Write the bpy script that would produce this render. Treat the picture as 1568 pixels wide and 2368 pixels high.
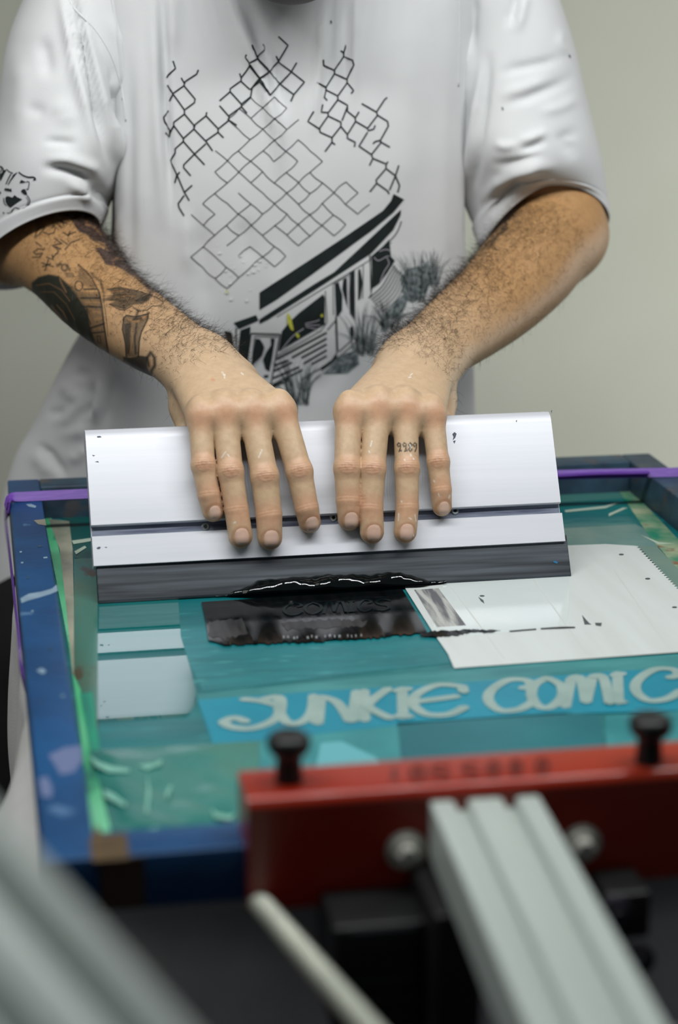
import bpy, bmesh, math, random
import numpy as np
from mathutils import Vector, Matrix
from mathutils.bvhtree import BVHTree

for o in list(bpy.data.objects):
    bpy.data.objects.remove(o)
SC = bpy.context.scene
COL = SC.collection
random.seed(7)
rng = np.random.default_rng(7)

# ------------------------------------------------------------------ camera
H = 0.95                       # height of the top of the printing frame above the floor
F = 4587.34                    # focal length in pixels of the 1568 x 2368 frame
PITCH, YAW, ROLL = 0.2758, 0.1842, 0.0044
CAM = np.array([-0.0218, -0.9307, 0.4448 + H])
fw = np.array([math.sin(YAW)*math.cos(PITCH), math.cos(YAW)*math.cos(PITCH), -math.sin(PITCH)])
_r = np.array([math.cos(YAW), -math.sin(YAW), 0.0]); _u = np.cross(_r, fw)
rt = _r*math.cos(ROLL) + _u*math.sin(ROLL)
up = _u*math.cos(ROLL) - _r*math.sin(ROLL)
cd = bpy.data.cameras.new('camera'); cam = bpy.data.objects.new('camera', cd); COL.objects.link(cam)
cam.matrix_world = Matrix(((rt[0], up[0], -fw[0], CAM[0]), (rt[1], up[1], -fw[1], CAM[1]),
                           (rt[2], up[2], -fw[2], CAM[2]), (0, 0, 0, 1)))
cd.sensor_fit = 'VERTICAL'; cd.sensor_height = 36.0; cd.lens = F*36.0/2368.0
cd.clip_start = 0.02; cd.clip_end = 50
cd.dof.use_dof = True; cd.dof.focus_distance = 1.555; cd.dof.aperture_fstop = (cd.lens/1000)/0.0195
SC.camera = cam

# ------------------------------------------------------------------ light
SC.view_settings.view_transform = 'Standard'
SC.view_settings.look = 'None'
SC.view_settings.exposure = -0.12
SC.view_settings.gamma = 1.0
W = bpy.data.worlds.new('world'); SC.world = W; W.use_nodes = True
W.node_tree.nodes['Background'].inputs[0].default_value = (0.86, 0.92, 0.98, 1)
W.node_tree.nodes['Background'].inputs[1].default_value = 0.075
def area(name, loc, aim, sx, sy, power, color):
    l = bpy.data.lights.new(name, 'AREA'); l.shape = 'RECTANGLE'; l.size = sx; l.size_y = sy
    l.energy = power; l.color = color
    o = bpy.data.objects.new(name, l); COL.objects.link(o); o.location = loc
    o.rotation_euler = (Vector(aim)-Vector(loc)).to_track_quat('-Z', 'Y').to_euler()
    o['kind'] = 'helper'
    return o
for k in range(21):
    area('ceiling_lamp', (-.62+.084*k, 0.07, H+1.02), (-.3+.054*k, 0.60, H+.12), 0.026, 0.12, 0.98, (0.98, 1.0, 0.985))
area('side_fill', (-1.15, 0.40, H+0.95), (0.1, 0.9, H), 0.7, 0.7, 2.6, (1.0, 0.97, 0.90))  # weak fill added to lift the dark lower side of the shirt
area('rear_wall_fill', (2.0, 1.2, H-.05), (1.15, 2.3, H-.25), 1.0, 1.0, 19, (0.98, 1.0, 0.96))  # unseen fill added to brighten one end of the back wall

# ------------------------------------------------------------------ helpers
def ray(px, py): return fw + (px-784)/F*rt - (py-1184)/F*up
def at_z(px, py, z):
    d = ray(px, py); return CAM + d*((z+H-CAM[2])/d[2])          # z measured from the frame top
def at_y(px, py, y):
    d = ray(px, py); return CAM + d*((y-CAM[1])/d[1])
def at_x(px, py, x):
    d = ray(px, py); return CAM + d*((x-CAM[0])/d[0])
def at_d(px, py, t): return CAM + ray(px, py)*t
def at_plane(px, py, P, n):
    d = ray(px, py); return CAM + d*(np.dot(P-CAM, n)/np.dot(d, n))
def proj(P):
    d = np.asarray(P, float)-CAM; z = d@fw
    return 784+F*(d@rt)/z, 1184-F*(d@up)/z, z
def srgb(r, g, b, a=1.0):
    f = lambda c: (c/12.92 if c <= 0.04045 else ((c+0.055)/1.055)**2.4)
    return (f(r/255), f(g/255), f(b/255), a)
def nrm(v): v = np.asarray(v, float); return v/np.linalg.norm(v)

def mat(name, c1, rough=0.5, metal=0.0, c2=None, scale=20.0, detail=4.0, stretch=(1, 1, 1), bump=0.0, bscale=60.0,
        lo=0.35, hi=0.65, ior=1.45, coat=0.0, attr=None, rough2=None, sss=0.0, bstretch=None, c3=None, scale3=60.0, lo3=.6, hi3=.66):
    m = bpy.data.materials.new(name); m.use_nodes = True
    nt = m.node_tree; b = nt.nodes['Principled BSDF']; N = nt.nodes.new; L = nt.links.new
    b.inputs['Base Color'].default_value = c1
    b.inputs['Roughness'].default_value = rough; b.inputs['Metallic'].default_value = metal; b.inputs['IOR'].default_value = ior
    if coat: b.inputs['Coat Weight'].default_value = coat; b.inputs['Coat Roughness'].default_value = 0.08
    tc = N('ShaderNodeTexCoord')
    def noise(sc, st, det):
        mp = N('ShaderNodeMapping'); mp.inputs['Scale'].default_value = st; L(tc.outputs['Object'], mp.inputs[0])
        n = N('ShaderNodeTexNoise'); n.inputs['Scale'].default_value = sc; n.inputs['Detail'].default_value = det
        L(mp.outputs[0], n.inputs['Vector']); return n.outputs['Fac']
    out = None
    def ramp(fac, a, bb, x, y):
        r = N('ShaderNodeValToRGB'); r.color_ramp.elements[0].position = x; r.color_ramp.elements[1].position = y
        r.color_ramp.elements[0].color = a; r.color_ramp.elements[1].color = bb; L(fac, r.inputs[0]); return r.outputs[0]
    def mix(fac, A, B):
        x = N('ShaderNodeMix'); x.data_type = 'RGBA'; L(fac, x.inputs[0])
        for s, v in ((x.inputs[6], A), (x.inputs[7], B)):
            if isinstance(v, tuple): s.default_value = v
            else: L(v, s)
        return x.outputs[2]
    if attr:
        a = N('ShaderNodeAttribute'); a.attribute_name = attr; out = a.outputs['Color']
        if c2:
            mm = N('ShaderNodeMix'); mm.data_type = 'RGBA'; mm.blend_type = 'MULTIPLY'; mm.inputs[0].default_value = 1.0
            L(out, mm.inputs[6]); L(ramp(noise(scale, stretch, detail), (1, 1, 1, 1), c2, lo, hi), mm.inputs[7]); out = mm.outputs[2]
    elif c2:
        out = ramp(noise(scale, stretch, detail), c1, c2, lo, hi)
    if c3:
        f3 = ramp(noise(scale3, stretch, 5.0), (0, 0, 0, 1), (1, 1, 1, 1), lo3, hi3)
        out = mix(f3, out if out is not None else c1, c3)
    if out is not None: L(out, b.inputs['Base Color'])
    if rough2 is not None:
        mr = N('ShaderNodeMapRange'); mr.inputs['To Min'].default_value = rough; mr.inputs['To Max'].default_value = rough2
        mr.inputs['From Min'].default_value = 0.35; mr.inputs['From Max'].default_value = 0.65
        L(noise(scale*1.7, stretch, 5.0), mr.inputs[0]); L(mr.outputs[0], b.inputs['Roughness'])
    if bump:
        bp = N('ShaderNodeBump'); bp.inputs['Strength'].default_value = 1.0; bp.inputs['Distance'].default_value = bump
        L(noise(bscale, bstretch or stretch, 5.0), bp.inputs['Height']); L(bp.outputs[0], b.inputs['Normal'])
    if sss:
        b.inputs['Subsurface Weight'].default_value = sss; b.inputs['Subsurface Radius'].default_value = (1.0, 0.35, 0.18)
        b.inputs['Subsurface Scale'].default_value = 0.004
    return m

def root_loc(o):
    v = np.zeros(3)
    while o is not None: v = v + np.array(o.location); o = o.parent
    return v
def tag(o, label, cat, group=None, kind=None):
    if label: o['label'] = label
    if cat: o['category'] = cat
    if group: o['group'] = group
    if kind: o['kind'] = kind
    return o
def thing(name, label, cat, loc, group=None):
    o = bpy.data.objects.new(name, None); COL.objects.link(o); o.location = [float(c) for c in loc]; o.empty_display_size = 0.05
    return tag(o, label, cat, group)
def obj(name, V, Fc, m, parent=None, smooth=False, loc=None, label=None, angle=None):
    V = np.asarray(V, float)
    base = root_loc(parent) if parent is not None else (np.zeros(3) if loc is None else np.asarray(loc, float))
    me = bpy.data.meshes.new(name)
    me.from_pydata((V-base).tolist(), [], [tuple(int(i) for i in f) for f in Fc] if not isinstance(Fc, np.ndarray) else Fc.tolist())
    me.update()
    for x in (m if isinstance(m, (list, tuple)) else [m]): me.materials.append(x)
    if smooth: me.polygons.foreach_set('use_smooth', [True]*len(me.polygons))
    o = bpy.data.objects.new(name, me); COL.objects.link(o)
    if parent is not None: o.parent = parent
    elif loc is not None: o.location = [float(c) for c in loc]
    if label: o['label'] = label
    return o
class MB:                       # collects shapes into one mesh
    def __init__(s): s.V = []; s.F = []
    def add(s, V, Fc):
        k = len(s.V); s.V.extend([tuple(map(float, v)) for v in V]); s.F.extend([tuple(i+k for i in f) for f in Fc]); return s
    def box(s, lo, hi, bev=0.0, fn=None):
        bm = bmesh.new(); bmesh.ops.create_cube(bm, size=1.0)
        lo = np.array(lo, float); hi = np.array(hi, float)
        for v in bm.verts: v.co = Vector(((lo+hi)/2 + np.array(v.co)*(hi-lo)).tolist())
        if bev: bmesh.ops.bevel(bm, geom=list(bm.edges), offset=bev, segments=3, profile=0.5, affect='EDGES', clamp_overlap=True)
        bm.verts.index_update()
        V = [np.array(v.co) for v in bm.verts]
        if fn: V = [fn(v) for v in V]
        s.add(V, [[v.index for v in f.verts] for f in bm.faces]); bm.free(); return s
    def lathe(s, prof, M=None, n=32):
        V = []; Fc = []
        for (r, z) in prof:
            for k in range(n):
                a = 2*math.pi*k/n; p = Vector((r*math.cos(a), r*math.sin(a), z)); V.append(tuple(M @ p) if M else tuple(p))
        for i in range(len(prof)-1):
            for k in range(n): Fc.append((i*n+k, i*n+(k+1) % n, (i+1)*n+(k+1) % n, (i+1)*n+k))
        Fc.append(tuple(reversed(range(n)))); Fc.append(tuple((len(prof)-1)*n+k for k in range(n)))
        return s.add(V, Fc)
    def tube(s, pts, r, n=8, cap=True):
        pts = [np.asarray(p, float) for p in pts]; rr = r if hasattr(r, '__len__') else [r]*len(pts)
        t0 = nrm(pts[1]-pts[0]); a = nrm(np.cross(t0, [0.3, 0.5, 0.81])); V = []; Fc = []
        for i, p in enumerate(pts):
            t = nrm(pts[min(i+1, len(pts)-1)]-pts[max(i-1, 0)]); a = nrm(a - t*np.dot(a, t)); b = np.cross(t, a)
            for k in range(n):
                w = 2*math.pi*k/n; V.append(p + rr[i]*(math.cos(w)*a + math.sin(w)*b))
        for i in range(len(pts)-1):
            for k in range(n): Fc.append((i*n+k, i*n+(k+1) % n, (i+1)*n+(k+1) % n, (i+1)*n+k))
        if cap: Fc.append(tuple(reversed(range(n)))); Fc.append(tuple((len(pts)-1)*n+k for k in range(n)))
        return s.add(V, Fc)
    def prism(s, prof, A, B, ex, ey):      # 2-D profile swept from A to B
        n = len(prof); A = np.asarray(A); B = np.asarray(B)
        V = [A+ex*x+ey*y for x, y in prof] + [B+ex*x+ey*y for x, y in prof]
        Fc = [(i, (i+1) % n, n+(i+1) % n, n+i) for i in range(n)] + [tuple(reversed(range(n))), tuple(range(n, 2*n))]
        return s.add(V, Fc)
    def build(s, name, m, parent=None, smooth=False, loc=None, label=None): return obj(name, s.V, s.F, m, parent, smooth, loc, label)
def autosmooth(o, deg=40):
    me = o.data; me.polygons.foreach_set('use_smooth', [True]*len(me.polygons))
    bm = bmesh.new(); bm.from_mesh(me); lim = math.radians(deg)
    for e in bm.edges:
        if len(e.link_faces) == 2 and e.calc_face_angle(0) > lim: e.smooth = False
    bm.to_mesh(me); bm.free(); return o
def catmull(P, n, closed=False):
    P = [np.asarray(p, float) for p in P]; out = []; m = len(P)
    segs = m if closed else m-1
    for i in range(segs):
        g = (lambda k: P[k % m]) if closed else (lambda k: P[min(max(k, 0), m-1)])
        a, b, c, d = g(i-1), g(i), g(i+1), g(i+2)
        for t in np.linspace(0, 1, n, endpoint=False):
            out.append(0.5*((2*b)+(-a+c)*t+(2*a-5*b+4*c-d)*t*t+(-a+3*b-3*c+d)*t**3))
    if not closed: out.append(P[-1])
    return out
def seg_dist(x, y, poly, closed=False):
    """distance of points (x, y) to a polyline"""
    d = np.full(np.shape(x), 1e9); P = list(poly)+([poly[0]] if closed else [])
    for (ax, ay), (bx, by) in zip(P[:-1], P[1:]):
        L2 = (bx-ax)**2+(by-ay)**2+1e-9
        t = np.clip(((x-ax)*(bx-ax)+(y-ay)*(by-ay))/L2, 0, 1)
        d = np.minimum(d, np.hypot(x-ax-t*(bx-ax), y-ay-t*(by-ay)))
    return d
def in_poly(x, y, poly):
    c = np.zeros(np.shape(x), bool); n = len(poly)
    for i in range(n):
        (ax, ay), (bx, by) = poly[i], poly[(i+1) % n]
        if ay == by: continue
        c ^= ((ay > y) != (by > y)) & (x < (bx-ax)*(y-ay)/(by-ay)+ax)
    return c

# ------------------------------------------------------------------ the room
wall_m = mat('wall_paint', srgb(197, 199, 186), 0.85, c2=srgb(192, 194, 180), scale=3, bump=0.0006, bscale=160)
floor_m = mat('floor_concrete', srgb(78, 72, 84), 0.7, c2=srgb(62, 58, 68), scale=6)
o = obj('floor', [(-3, -2.5, 0), (4, -2.5, 0), (4, 2.4, 0), (-3, 2.4, 0)], [(0, 1, 2, 3)], floor_m); o['kind'] = 'structure'
o = MB().box((-3, 2.3, 0), (4, 2.42, 3.0)).build('wall_back', wall_m); o['kind'] = 'structure'
o = MB().box((-3, 2.285, 0), (4, 2.3, 0.09), 0.004).build('baseboard_back', mat('baseboard_paint', srgb(120, 116, 104), .6)); o['kind'] = 'structure'

# ------------------------------------------------------------------ the printing screen
FW, FL, BAR, FH, MZ = 0.585, 0.7631, 0.0271, 0.031, -0.029
def zf(z): return z+H
blue_m = mat('blue_painted_wood', srgb(10, 70, 118), 0.45, c2=srgb(6, 54, 96), scale=14, stretch=(1, 1, 1), bump=0.0004, bscale=90,
             c3=srgb(70, 104, 140), scale3=26, lo3=.66, hi3=.70)
blue_worn_m = mat('worn_blue_wood', srgb(52, 78, 96), 0.5, c2=srgb(40, 54, 70), scale=30, bump=0.0005, bscale=120,
             c3=srgb(70, 70, 74), scale3=40, lo3=.60, hi3=.68)
screen = thing('printing_screen', 'blue wooden silkscreen frame stretched with teal stencilled mesh, lying under the squeegee', 'screen', (FW/2, FL/2, zf(-FH)))
def bar(lo, hi, m, label):
    o = MB().box((lo[0], lo[1], zf(lo[2])), (hi[0], hi[1], zf(hi[2])), 0.0016).build('frame_bar', m, screen, label=label); autosmooth(o, 50); return o
lb = bar((0, 0, -FH), (BAR, FL, 0), blue_m, 'bright blue side bar with scuffed paint')
bar((FW-BAR, 0, -FH), (FW, FL, 0), blue_worn_m, 'dark worn side bar beside the white paper')
bar((BAR, FL-BAR, -FH), (FW-BAR, FL, 0), blue_worn_m, 'worn dark blue bar nearest the printer')
bar((BAR, 0, -FH), (FW-BAR, BAR+.004, 0), blue_m, 'blue bar held in the red clamp')
# paint scars and bare wood on the bars
def flat(name, pts, z, m, parent, th=0.0003, label=None, n=1):
    P = [at_z(x, y, z) for x, y in pts]
    V = [p for p in P]+[p-np.array([0, 0, th]) for p in P]; k = len(P)
    Fc = [tuple(range(k)), tuple(reversed(range(k, 2*k)))]+[(i, k+i, k+(i+1) % k, (i+1) % k) for i in range(k)]
    o = obj(name, V, Fc, m, parent, label=label)
    me = o.data
    if me.polygons[0].normal.z < 0: me.flip_normals()
    return o
scar_m = mat('scuff', srgb(128, 150, 166), 0.6, c2=srgb(110, 132, 150), scale=60)
wood_m = mat('bare_wood', srgb(92, 70, 40), 0.7, c2=srgb(66, 52, 32), scale=40, stretch=(1, 6, 1))
def scuff(poly, m, z=0.00025): return flat('paint_scuff', poly, z, m, lb, 0.0002)
scuff([(47, 1384), (66, 1373), (96, 1368), (120, 1361), (131, 1352), (134, 1366), (118, 1373), (92, 1381), (64, 1389), (50, 1394)], scar_m)
scuff([(112, 1746), (150, 1728), (188, 1724), (190, 1760), (170, 1786), (140, 1792), (128, 1770)], mat('scuff_blurred', srgb(92, 104, 140), .6))
scuff([(90, 1802), (108, 1794), (122, 1822), (118, 1846), (96, 1840)], bpy.data.materials['scuff_blurred'])
scuff([(84, 1550), (98, 1545), (108, 1552), (98, 1559)], scar_m)
scuff([(60, 1166), (72, 1165), (84, 1170), (82, 1174), (66, 1171)], scar_m)
scuff([(78, 1203), (104, 1200), (107, 1215), (88, 1212)], mat('bare_patch', srgb(120, 116, 106), .7))
scuff([(48, 1300), (54, 1299), (54, 1302), (49, 1303)], scar_m)
scuff([(206, 1950), (222, 1906), (236, 1930), (292, 1926), (300, 1986), (214, 1992)], wood_m, 0.0003)
o = MB().box((BAR+.001, -0.0006, zf(-.030)), (BAR+.024, 0.0002, zf(-.001))).build('bare_corner', mat('bare_corner_wood', srgb(62, 46, 34), .7), lb)
for k, (x, y) in enumerate([(45, 1275), (60, 1335), (100, 1288), (86, 1262), (72, 1412), (92, 1620), (140, 1608), (110, 1500)]):
    w = 5+k % 4*2; scuff([(x, y), (x+w, y-1), (x+w+1, y+2), (x+1, y+3)], blue_worn_m if k % 2 else scar_m)

# stretched mesh: one sheet with emulsion, tapes and stencil as thin layers
mesh_m = mat('teal_emulsion', srgb(8, 104, 108), 0.28, c2=srgb(6, 88, 94), scale=7, stretch=(1, 5, 1), rough2=0.45, bump=0.00012, bscale=260,
             c3=srgb(40, 128, 132), scale3=18, lo3=.58, hi3=.72)
sm = MB().box((BAR*.5, BAR*.5, zf(MZ-.0006)), (FW-BAR*.5, FL-BAR*.5, zf(MZ-.0001))).build('screen_mesh', mesh_m, screen, label='teal emulsion coated mesh')
def layer(name, pts, k, m, label=None): return flat(name, pts, MZ+.00012*k, m, screen, 0.00010, label)
def tape(c, rough=0.12, c2=None, ior=1.5, **kw): return mat('tape', c, rough, c2=c2, ior=ior, **kw)
gloss_teal = mat('glossy_tape', srgb(6, 98, 100), 0.035, c2=srgb(8, 110, 110), scale=5, ior=4.6, bump=0.00002, bscale=14)
layer('glossy_tape', [(226, 1330), (408, 1320), (418, 1472), (440, 1545), (454, 1600), (448, 1636), (432, 1656), (226, 1668)], 1.6, gloss_teal, 'clear glossy tape mirroring the squeegee')
layer('pale_emulsion_band', [(404, 1455), (1030, 1415), (1044, 1532), (470, 1600), (420, 1500)], .6,
      mat('pale_emulsion', srgb(22, 116, 122), 0.35, c2=srgb(12, 100, 108), scale=16, stretch=(1, 8, 1), c3=srgb(70, 150, 150), scale3=30, lo3=.62, hi3=.7))
layer('grey_emulsion_band', [(452, 1606), (1046, 1545), (1568, 1512), (1620, 1508), (1620, 1545), (1040, 1588), (470, 1640)], 2,
      mat('grey_emulsion', srgb(58, 132, 134), 0.35, c2=srgb(28, 108, 112), scale=12, stretch=(1, 4, 1)))
cyan_m = mat('cyan_stencil', srgb(2, 128, 150), 0.4, c2=srgb(4, 116, 138), scale=9)
layer('lettered_stencil', [(456, 1618), (700, 1601), (1040, 1580), (1568, 1542), (1680, 1534), (1680, 1640), (1320, 1650), (1005, 1668), (700, 1700), (494, 1726)], 3, cyan_m, 'bright cyan stencil strip with lettering')
layer('dark_stencil_patch', [(918, 1672), (1300, 1648), (1386, 1652), (1400, 1742), (930, 1765)], 3,
      mat('dark_stencil', srgb(4, 92, 102), 0.35, c2=srgb(8, 104, 112), scale=10), 'dark teal rectangle beside the clamp')
layer('light_stencil_patch', [(560, 1702), (700, 1700), (920, 1672), (930, 1790), (600, 1830), (540, 1760)], 2, mat('light_stencil', srgb(52, 136, 140), .35, c2=srgb(24, 112, 118), scale=14))
layer('light_stencil_patch', [(1400, 1655), (1640, 1640), (1640, 1760), (1404, 1772)], 2, bpy.data.materials['light_stencil'])
layer('light_stencil_patch', [(742, 1718), (790, 1714), (870, 1752), (884, 1772), (730, 1775)], 4, mat('light_stencil_arc', srgb(86, 160, 168), .35))
# adhesive and tape along the sides
glue_m = mat('green_glue', srgb(40, 168, 108), 0.3, c2=srgb(110, 196, 150), scale=24, stretch=(1, .35, 1), c3=srgb(8, 110, 88), scale3=30, lo3=.55, hi3=.62, bump=0.0005, bscale=60)
layer('glue_strip', [(100, 1190), (118, 1192), (150, 1330), (172, 1500), (196, 1650), (212, 1760), (268, 1905), (272, 1945), (214, 1950), (186, 1700), (160, 1500), (128, 1330)], 3, glue_m, 'bright green glue along the bar')
beige_m = mat('beige_tape', srgb(172, 168, 150), 0.25, c2=srgb(120, 126, 110), scale=26, stretch=(1, .5, 1), bump=0.0006, bscale=46)
layer('paper_tape', [(112, 1200), (160, 1205), (168, 1270), (171, 1400), (171, 1560), (168, 1560), (155, 1420), (138, 1270)], 4, beige_m, 'wrinkled beige tape on the mesh edge')
olive_m = mat('olive_tape', srgb(70, 96, 80), 0.2, c2=srgb(40, 110, 100), scale=20, stretch=(1, .4, 1), c3=srgb(70, 66, 50), scale3=46, lo3=.62, hi3=.68, ior=1.6)
layer('masking_tape', [(171, 1292), (226, 1290), (226, 1560), (226, 1720), (210, 1640), (190, 1600), (171, 1560)], 5, olive_m, 'smeared olive tape beside the squeegee')
layer('glue_strip', [(186, 1604), (214, 1600), (232, 1742), (210, 1745)], 6, mat('deep_green_tape', srgb(4, 140, 108), .3, c2=srgb(6, 108, 96), scale=40, stretch=(3, .3, 1)))
layer('back_tape', [(100, 1186), (240, 1180), (240, 1296), (172, 1290), (160, 1205)], 2, mat('dark_green_tape', srgb(12, 84, 78), .2, c2=srgb(10, 66, 68), scale=12, bump=.0006, bscale=30, ior=1.6))
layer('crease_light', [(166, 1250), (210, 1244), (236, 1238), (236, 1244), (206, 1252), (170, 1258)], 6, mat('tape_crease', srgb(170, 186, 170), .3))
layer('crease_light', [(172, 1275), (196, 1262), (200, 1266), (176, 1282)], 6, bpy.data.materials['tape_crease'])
# far right corner
layer('back_tape', [(1240, 1140), (1430, 1130), (1470, 1180), (1500, 1240), (1240, 1262)], 2, mat('teal_back_tape', srgb(16, 92, 96), .18, c2=srgb(22, 110, 108), scale=9, stretch=(1, 3, 1), ior=1.6, bump=.0004, bscale=26))
layer('back_tape', [(1240, 1146), (1436, 1138), (1446, 1152), (1240, 1166)], 4, mat('green_back_tape', srgb(60, 110, 104), .3))
layer('pale_tape', [(1300, 1222), (1470, 1212), (1560, 1258), (1480, 1272), (1300, 1262)], 4, mat('pale_green_tape', srgb(106, 136, 128), .25, c2=srgb(70, 116, 114), scale=14))
layer('edge_tape', [(1428, 1130), (1462, 1136), (1520, 1196), (1640, 1322), (1640, 1400), (1560, 1308), (1500, 1238)], 5,
      mat('stained_edge_tape', srgb(150, 160, 130), .35, c2=srgb(28, 118, 92), scale=30, c3=srgb(120, 92, 70), scale3=40, lo3=.58, hi3=.66, bump=.0008, bscale=60), 'stained green and cream tape along the bar')
layer('pale_tape', [(1476, 1262), (1520, 1264), (1640, 1392), (1640, 1436), (1596, 1396)], 5.5, mat('sage_tape', srgb(104, 128, 118), .35, c2=srgb(84, 116, 110), scale=12))
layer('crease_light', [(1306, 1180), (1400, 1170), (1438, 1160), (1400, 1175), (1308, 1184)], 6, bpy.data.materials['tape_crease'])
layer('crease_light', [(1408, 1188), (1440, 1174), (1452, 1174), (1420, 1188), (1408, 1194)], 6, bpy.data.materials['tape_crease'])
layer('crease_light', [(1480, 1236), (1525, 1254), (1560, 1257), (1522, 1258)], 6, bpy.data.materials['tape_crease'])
# crumpled clear film near the front
film_m = mat('crumpled_film', srgb(30, 118, 108), 0.25, c2=srgb(12, 98, 92), scale=10, ior=1.7)
nx, ny = 60, 44
P4 = [at_z(212, 1738, MZ), at_z(600, 1716, MZ), at_z(600, 1945, MZ), at_z(262, 1945, MZ)]
V = []
for j in range(ny):
    for i in range(nx):
        u, v = i/(nx-1), j/(ny-1)
        p = (P4[0]*(1-u)+P4[1]*u)*(1-v)+(P4[3]*(1-u)+P4[2]*u)*v
        w = math.sin(u*7+3*v)*math.sin(v*6-2*u)+.25*math.sin(u*13+v*9)+.5*abs(math.sin(u*8-v*7+1.2*math.sin(v*5)))
        e = min(1, 8*min(u, 1-u, v, 1-v)); p = p+np.array([0, 0, .0008+e*.0014*max(w+.4, 0)]); V.append(p)
obj('crumpled_film', V, [(j*nx+i, (j+1)*nx+i, (j+1)*nx+i+1, j*nx+i+1) for j in range(ny-1) for i in range(nx-1)], film_m, screen, smooth=True, label='crumpled clear film over the mesh')
glint_m = mat('film_glint', srgb(110, 168, 152), .3)  # pale flat patches painted as glints on the crumpled film
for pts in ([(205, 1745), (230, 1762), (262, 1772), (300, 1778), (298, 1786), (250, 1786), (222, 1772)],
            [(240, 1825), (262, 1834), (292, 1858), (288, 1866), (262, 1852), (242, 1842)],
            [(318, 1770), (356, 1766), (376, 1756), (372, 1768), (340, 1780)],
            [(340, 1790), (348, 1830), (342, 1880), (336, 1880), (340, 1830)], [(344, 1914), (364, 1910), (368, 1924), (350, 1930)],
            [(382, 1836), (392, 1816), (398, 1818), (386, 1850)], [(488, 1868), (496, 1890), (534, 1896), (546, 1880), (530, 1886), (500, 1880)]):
    layer('film_glint', pts, 26, glint_m)

# lettering of the stencil: JUNKIE COMICS, rounded graffiti capitals, pale mesh showing
letter_m = mat('open_mesh_letter', srgb(140, 160, 155), 0.6, c2=srgb(128, 150, 145), scale=40)
LET = {  # strokes in the unit square of every letter, y down
 'J': [[(.62, .08), (.95, .0), (1.0, .35), (.9, .75), (.55, 1.0), (.2, .95), (.02, .75), (.2, .62), (.4, .78)], [(.35, .0), (.65, .1), (.95, .3)]],
 'U': [[(.05, .0), (.08, .55), (.3, .92), (.62, .9), (.85, .6), (.9, .05)], [(.85, .5), (.98, .98)]],
 'N': [[(.05, 1.0), (.12, .1)], [(.12, .1), (.5, .35), (.8, 1.0)], [(.85, 1.0), (.95, .02)]],
 'K': [[(.1, 0), (.12, 1.0)], [(.9, .0), (.5, .25), (.15, .55)], [(.15, .5), (.5, .75), (.95, 1.0)]],
 'I': [[(.45, .02), (.5, 1.0)], [(.2, .1), (.75, .05)], [(.2, .95), (.8, .98)]],
 'E': [[(.95, .1), (.5, .0), (.12, .25), (.05, .6), (.3, .95), (.7, 1.0), (1.0, .8)], [(.12, .5), (.85, .42)], [(.95, .1), (.98, .3)]],
 'C': [[(.95, .25), (.85, .05), (.45, .0), (.1, .3), (.05, .65), (.3, .98), (.7, .98), (1.0, .75)], [(.95, .25), (.75, .3)]],
 'O': [[(.5, .02), (.15, .2), (.05, .55), (.25, .92), (.6, .98), (.92, .7), (.9, .3), (.5, .02)]],
 'M': [[(.02, 1.0), (.15, .1)], [(.15, .1), (.35, .1), (.48, .9)], [(.48, .9), (.62, .1)], [(.62, .1), (.85, .15), (1.0, 1.0)]],
 'S': [[(.9, .15), (.5, .0), (.15, .2), (.3, .45), (.75, .6), (.85, .85), (.5, 1.0), (.08, .88)]],
}
def strokes_to_mesh(mb, strokes, place, w, zoff):
    for q, st in enumerate(strokes):
        zoff = zoff+q*9e-5
        pts = catmull([np.array([x, y, 0]) for x, y in st], 6) if len(st) > 2 else [np.array([*st[0], 0]), np.array([*st[1], 0])]
        P = [place(p[0], p[1])+np.array([0, 0, 7e-6*i]) for i, p in enumerate(pts)]
        L = []; R = []
        for i, p in enumerate(P):
            t = nrm(P[min(i+1, len(P)-1)]-P[max(i-1, 0)]); s = np.array([-t[1], t[0], 0])
            L.append(p+s*w/2); R.append(p-s*w/2)
        e0 = nrm(P[0]-P[1])*w*.45; e1 = nrm(P[-1]-P[-2])*w*.45
        V = [P[0]+e0]+[q for a in zip(L, R) for q in a]+[P[-1]+e1]
        n = len(P); Fc = [(0, 1, 2)]+[(1+2*i, 3+2*i, 4+2*i, 2+2*i) for i in range(n-1)]+[(2*n+1, 2*n, 2*n-1)]
        mb.add([v+np.array([0, 0, zoff]) for v in V], Fc)
def text_run(mb, word, spans, top, bot, w, zoff):
    """letters between measured left and right pixel columns; top / bot give the rows"""
    for k, (ch, (xa, xb)) in enumerate(zip(word, spans)):
        def place(u, v, xa=xa, xb=xb):
            x = xa+(xb-xa)*u; y = top(x)+(bot(x)-top(x))*v; return at_z(x, y, MZ)
        strokes_to_mesh(mb, LET[ch], place, w, zoff+k*4e-5)
ltop = lambda x: 1622-(x-520)*.072
lbot = lambda x: 1690-(x-520)*.068
mb = MB()
text_run(mb, 'JUNKIE', [(515, 650), (640, 735), (730, 830), (835, 905), (905, 960), (950, 1075)], ltop, lbot, .0074, .00062)
text_run(mb, 'COMICS', [(1125, 1235), (1225, 1305), (1305, 1410), (1410, 1450), (1465, 1575), (1590, 1680)], ltop, lbot, .0074, .00062)
mb.build('stencil_lettering', letter_m, screen, label='pale graffiti lettering JUNKIE COMICS')
# thin bridges hiding letters of a second line under the ink are built with the ink

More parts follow.
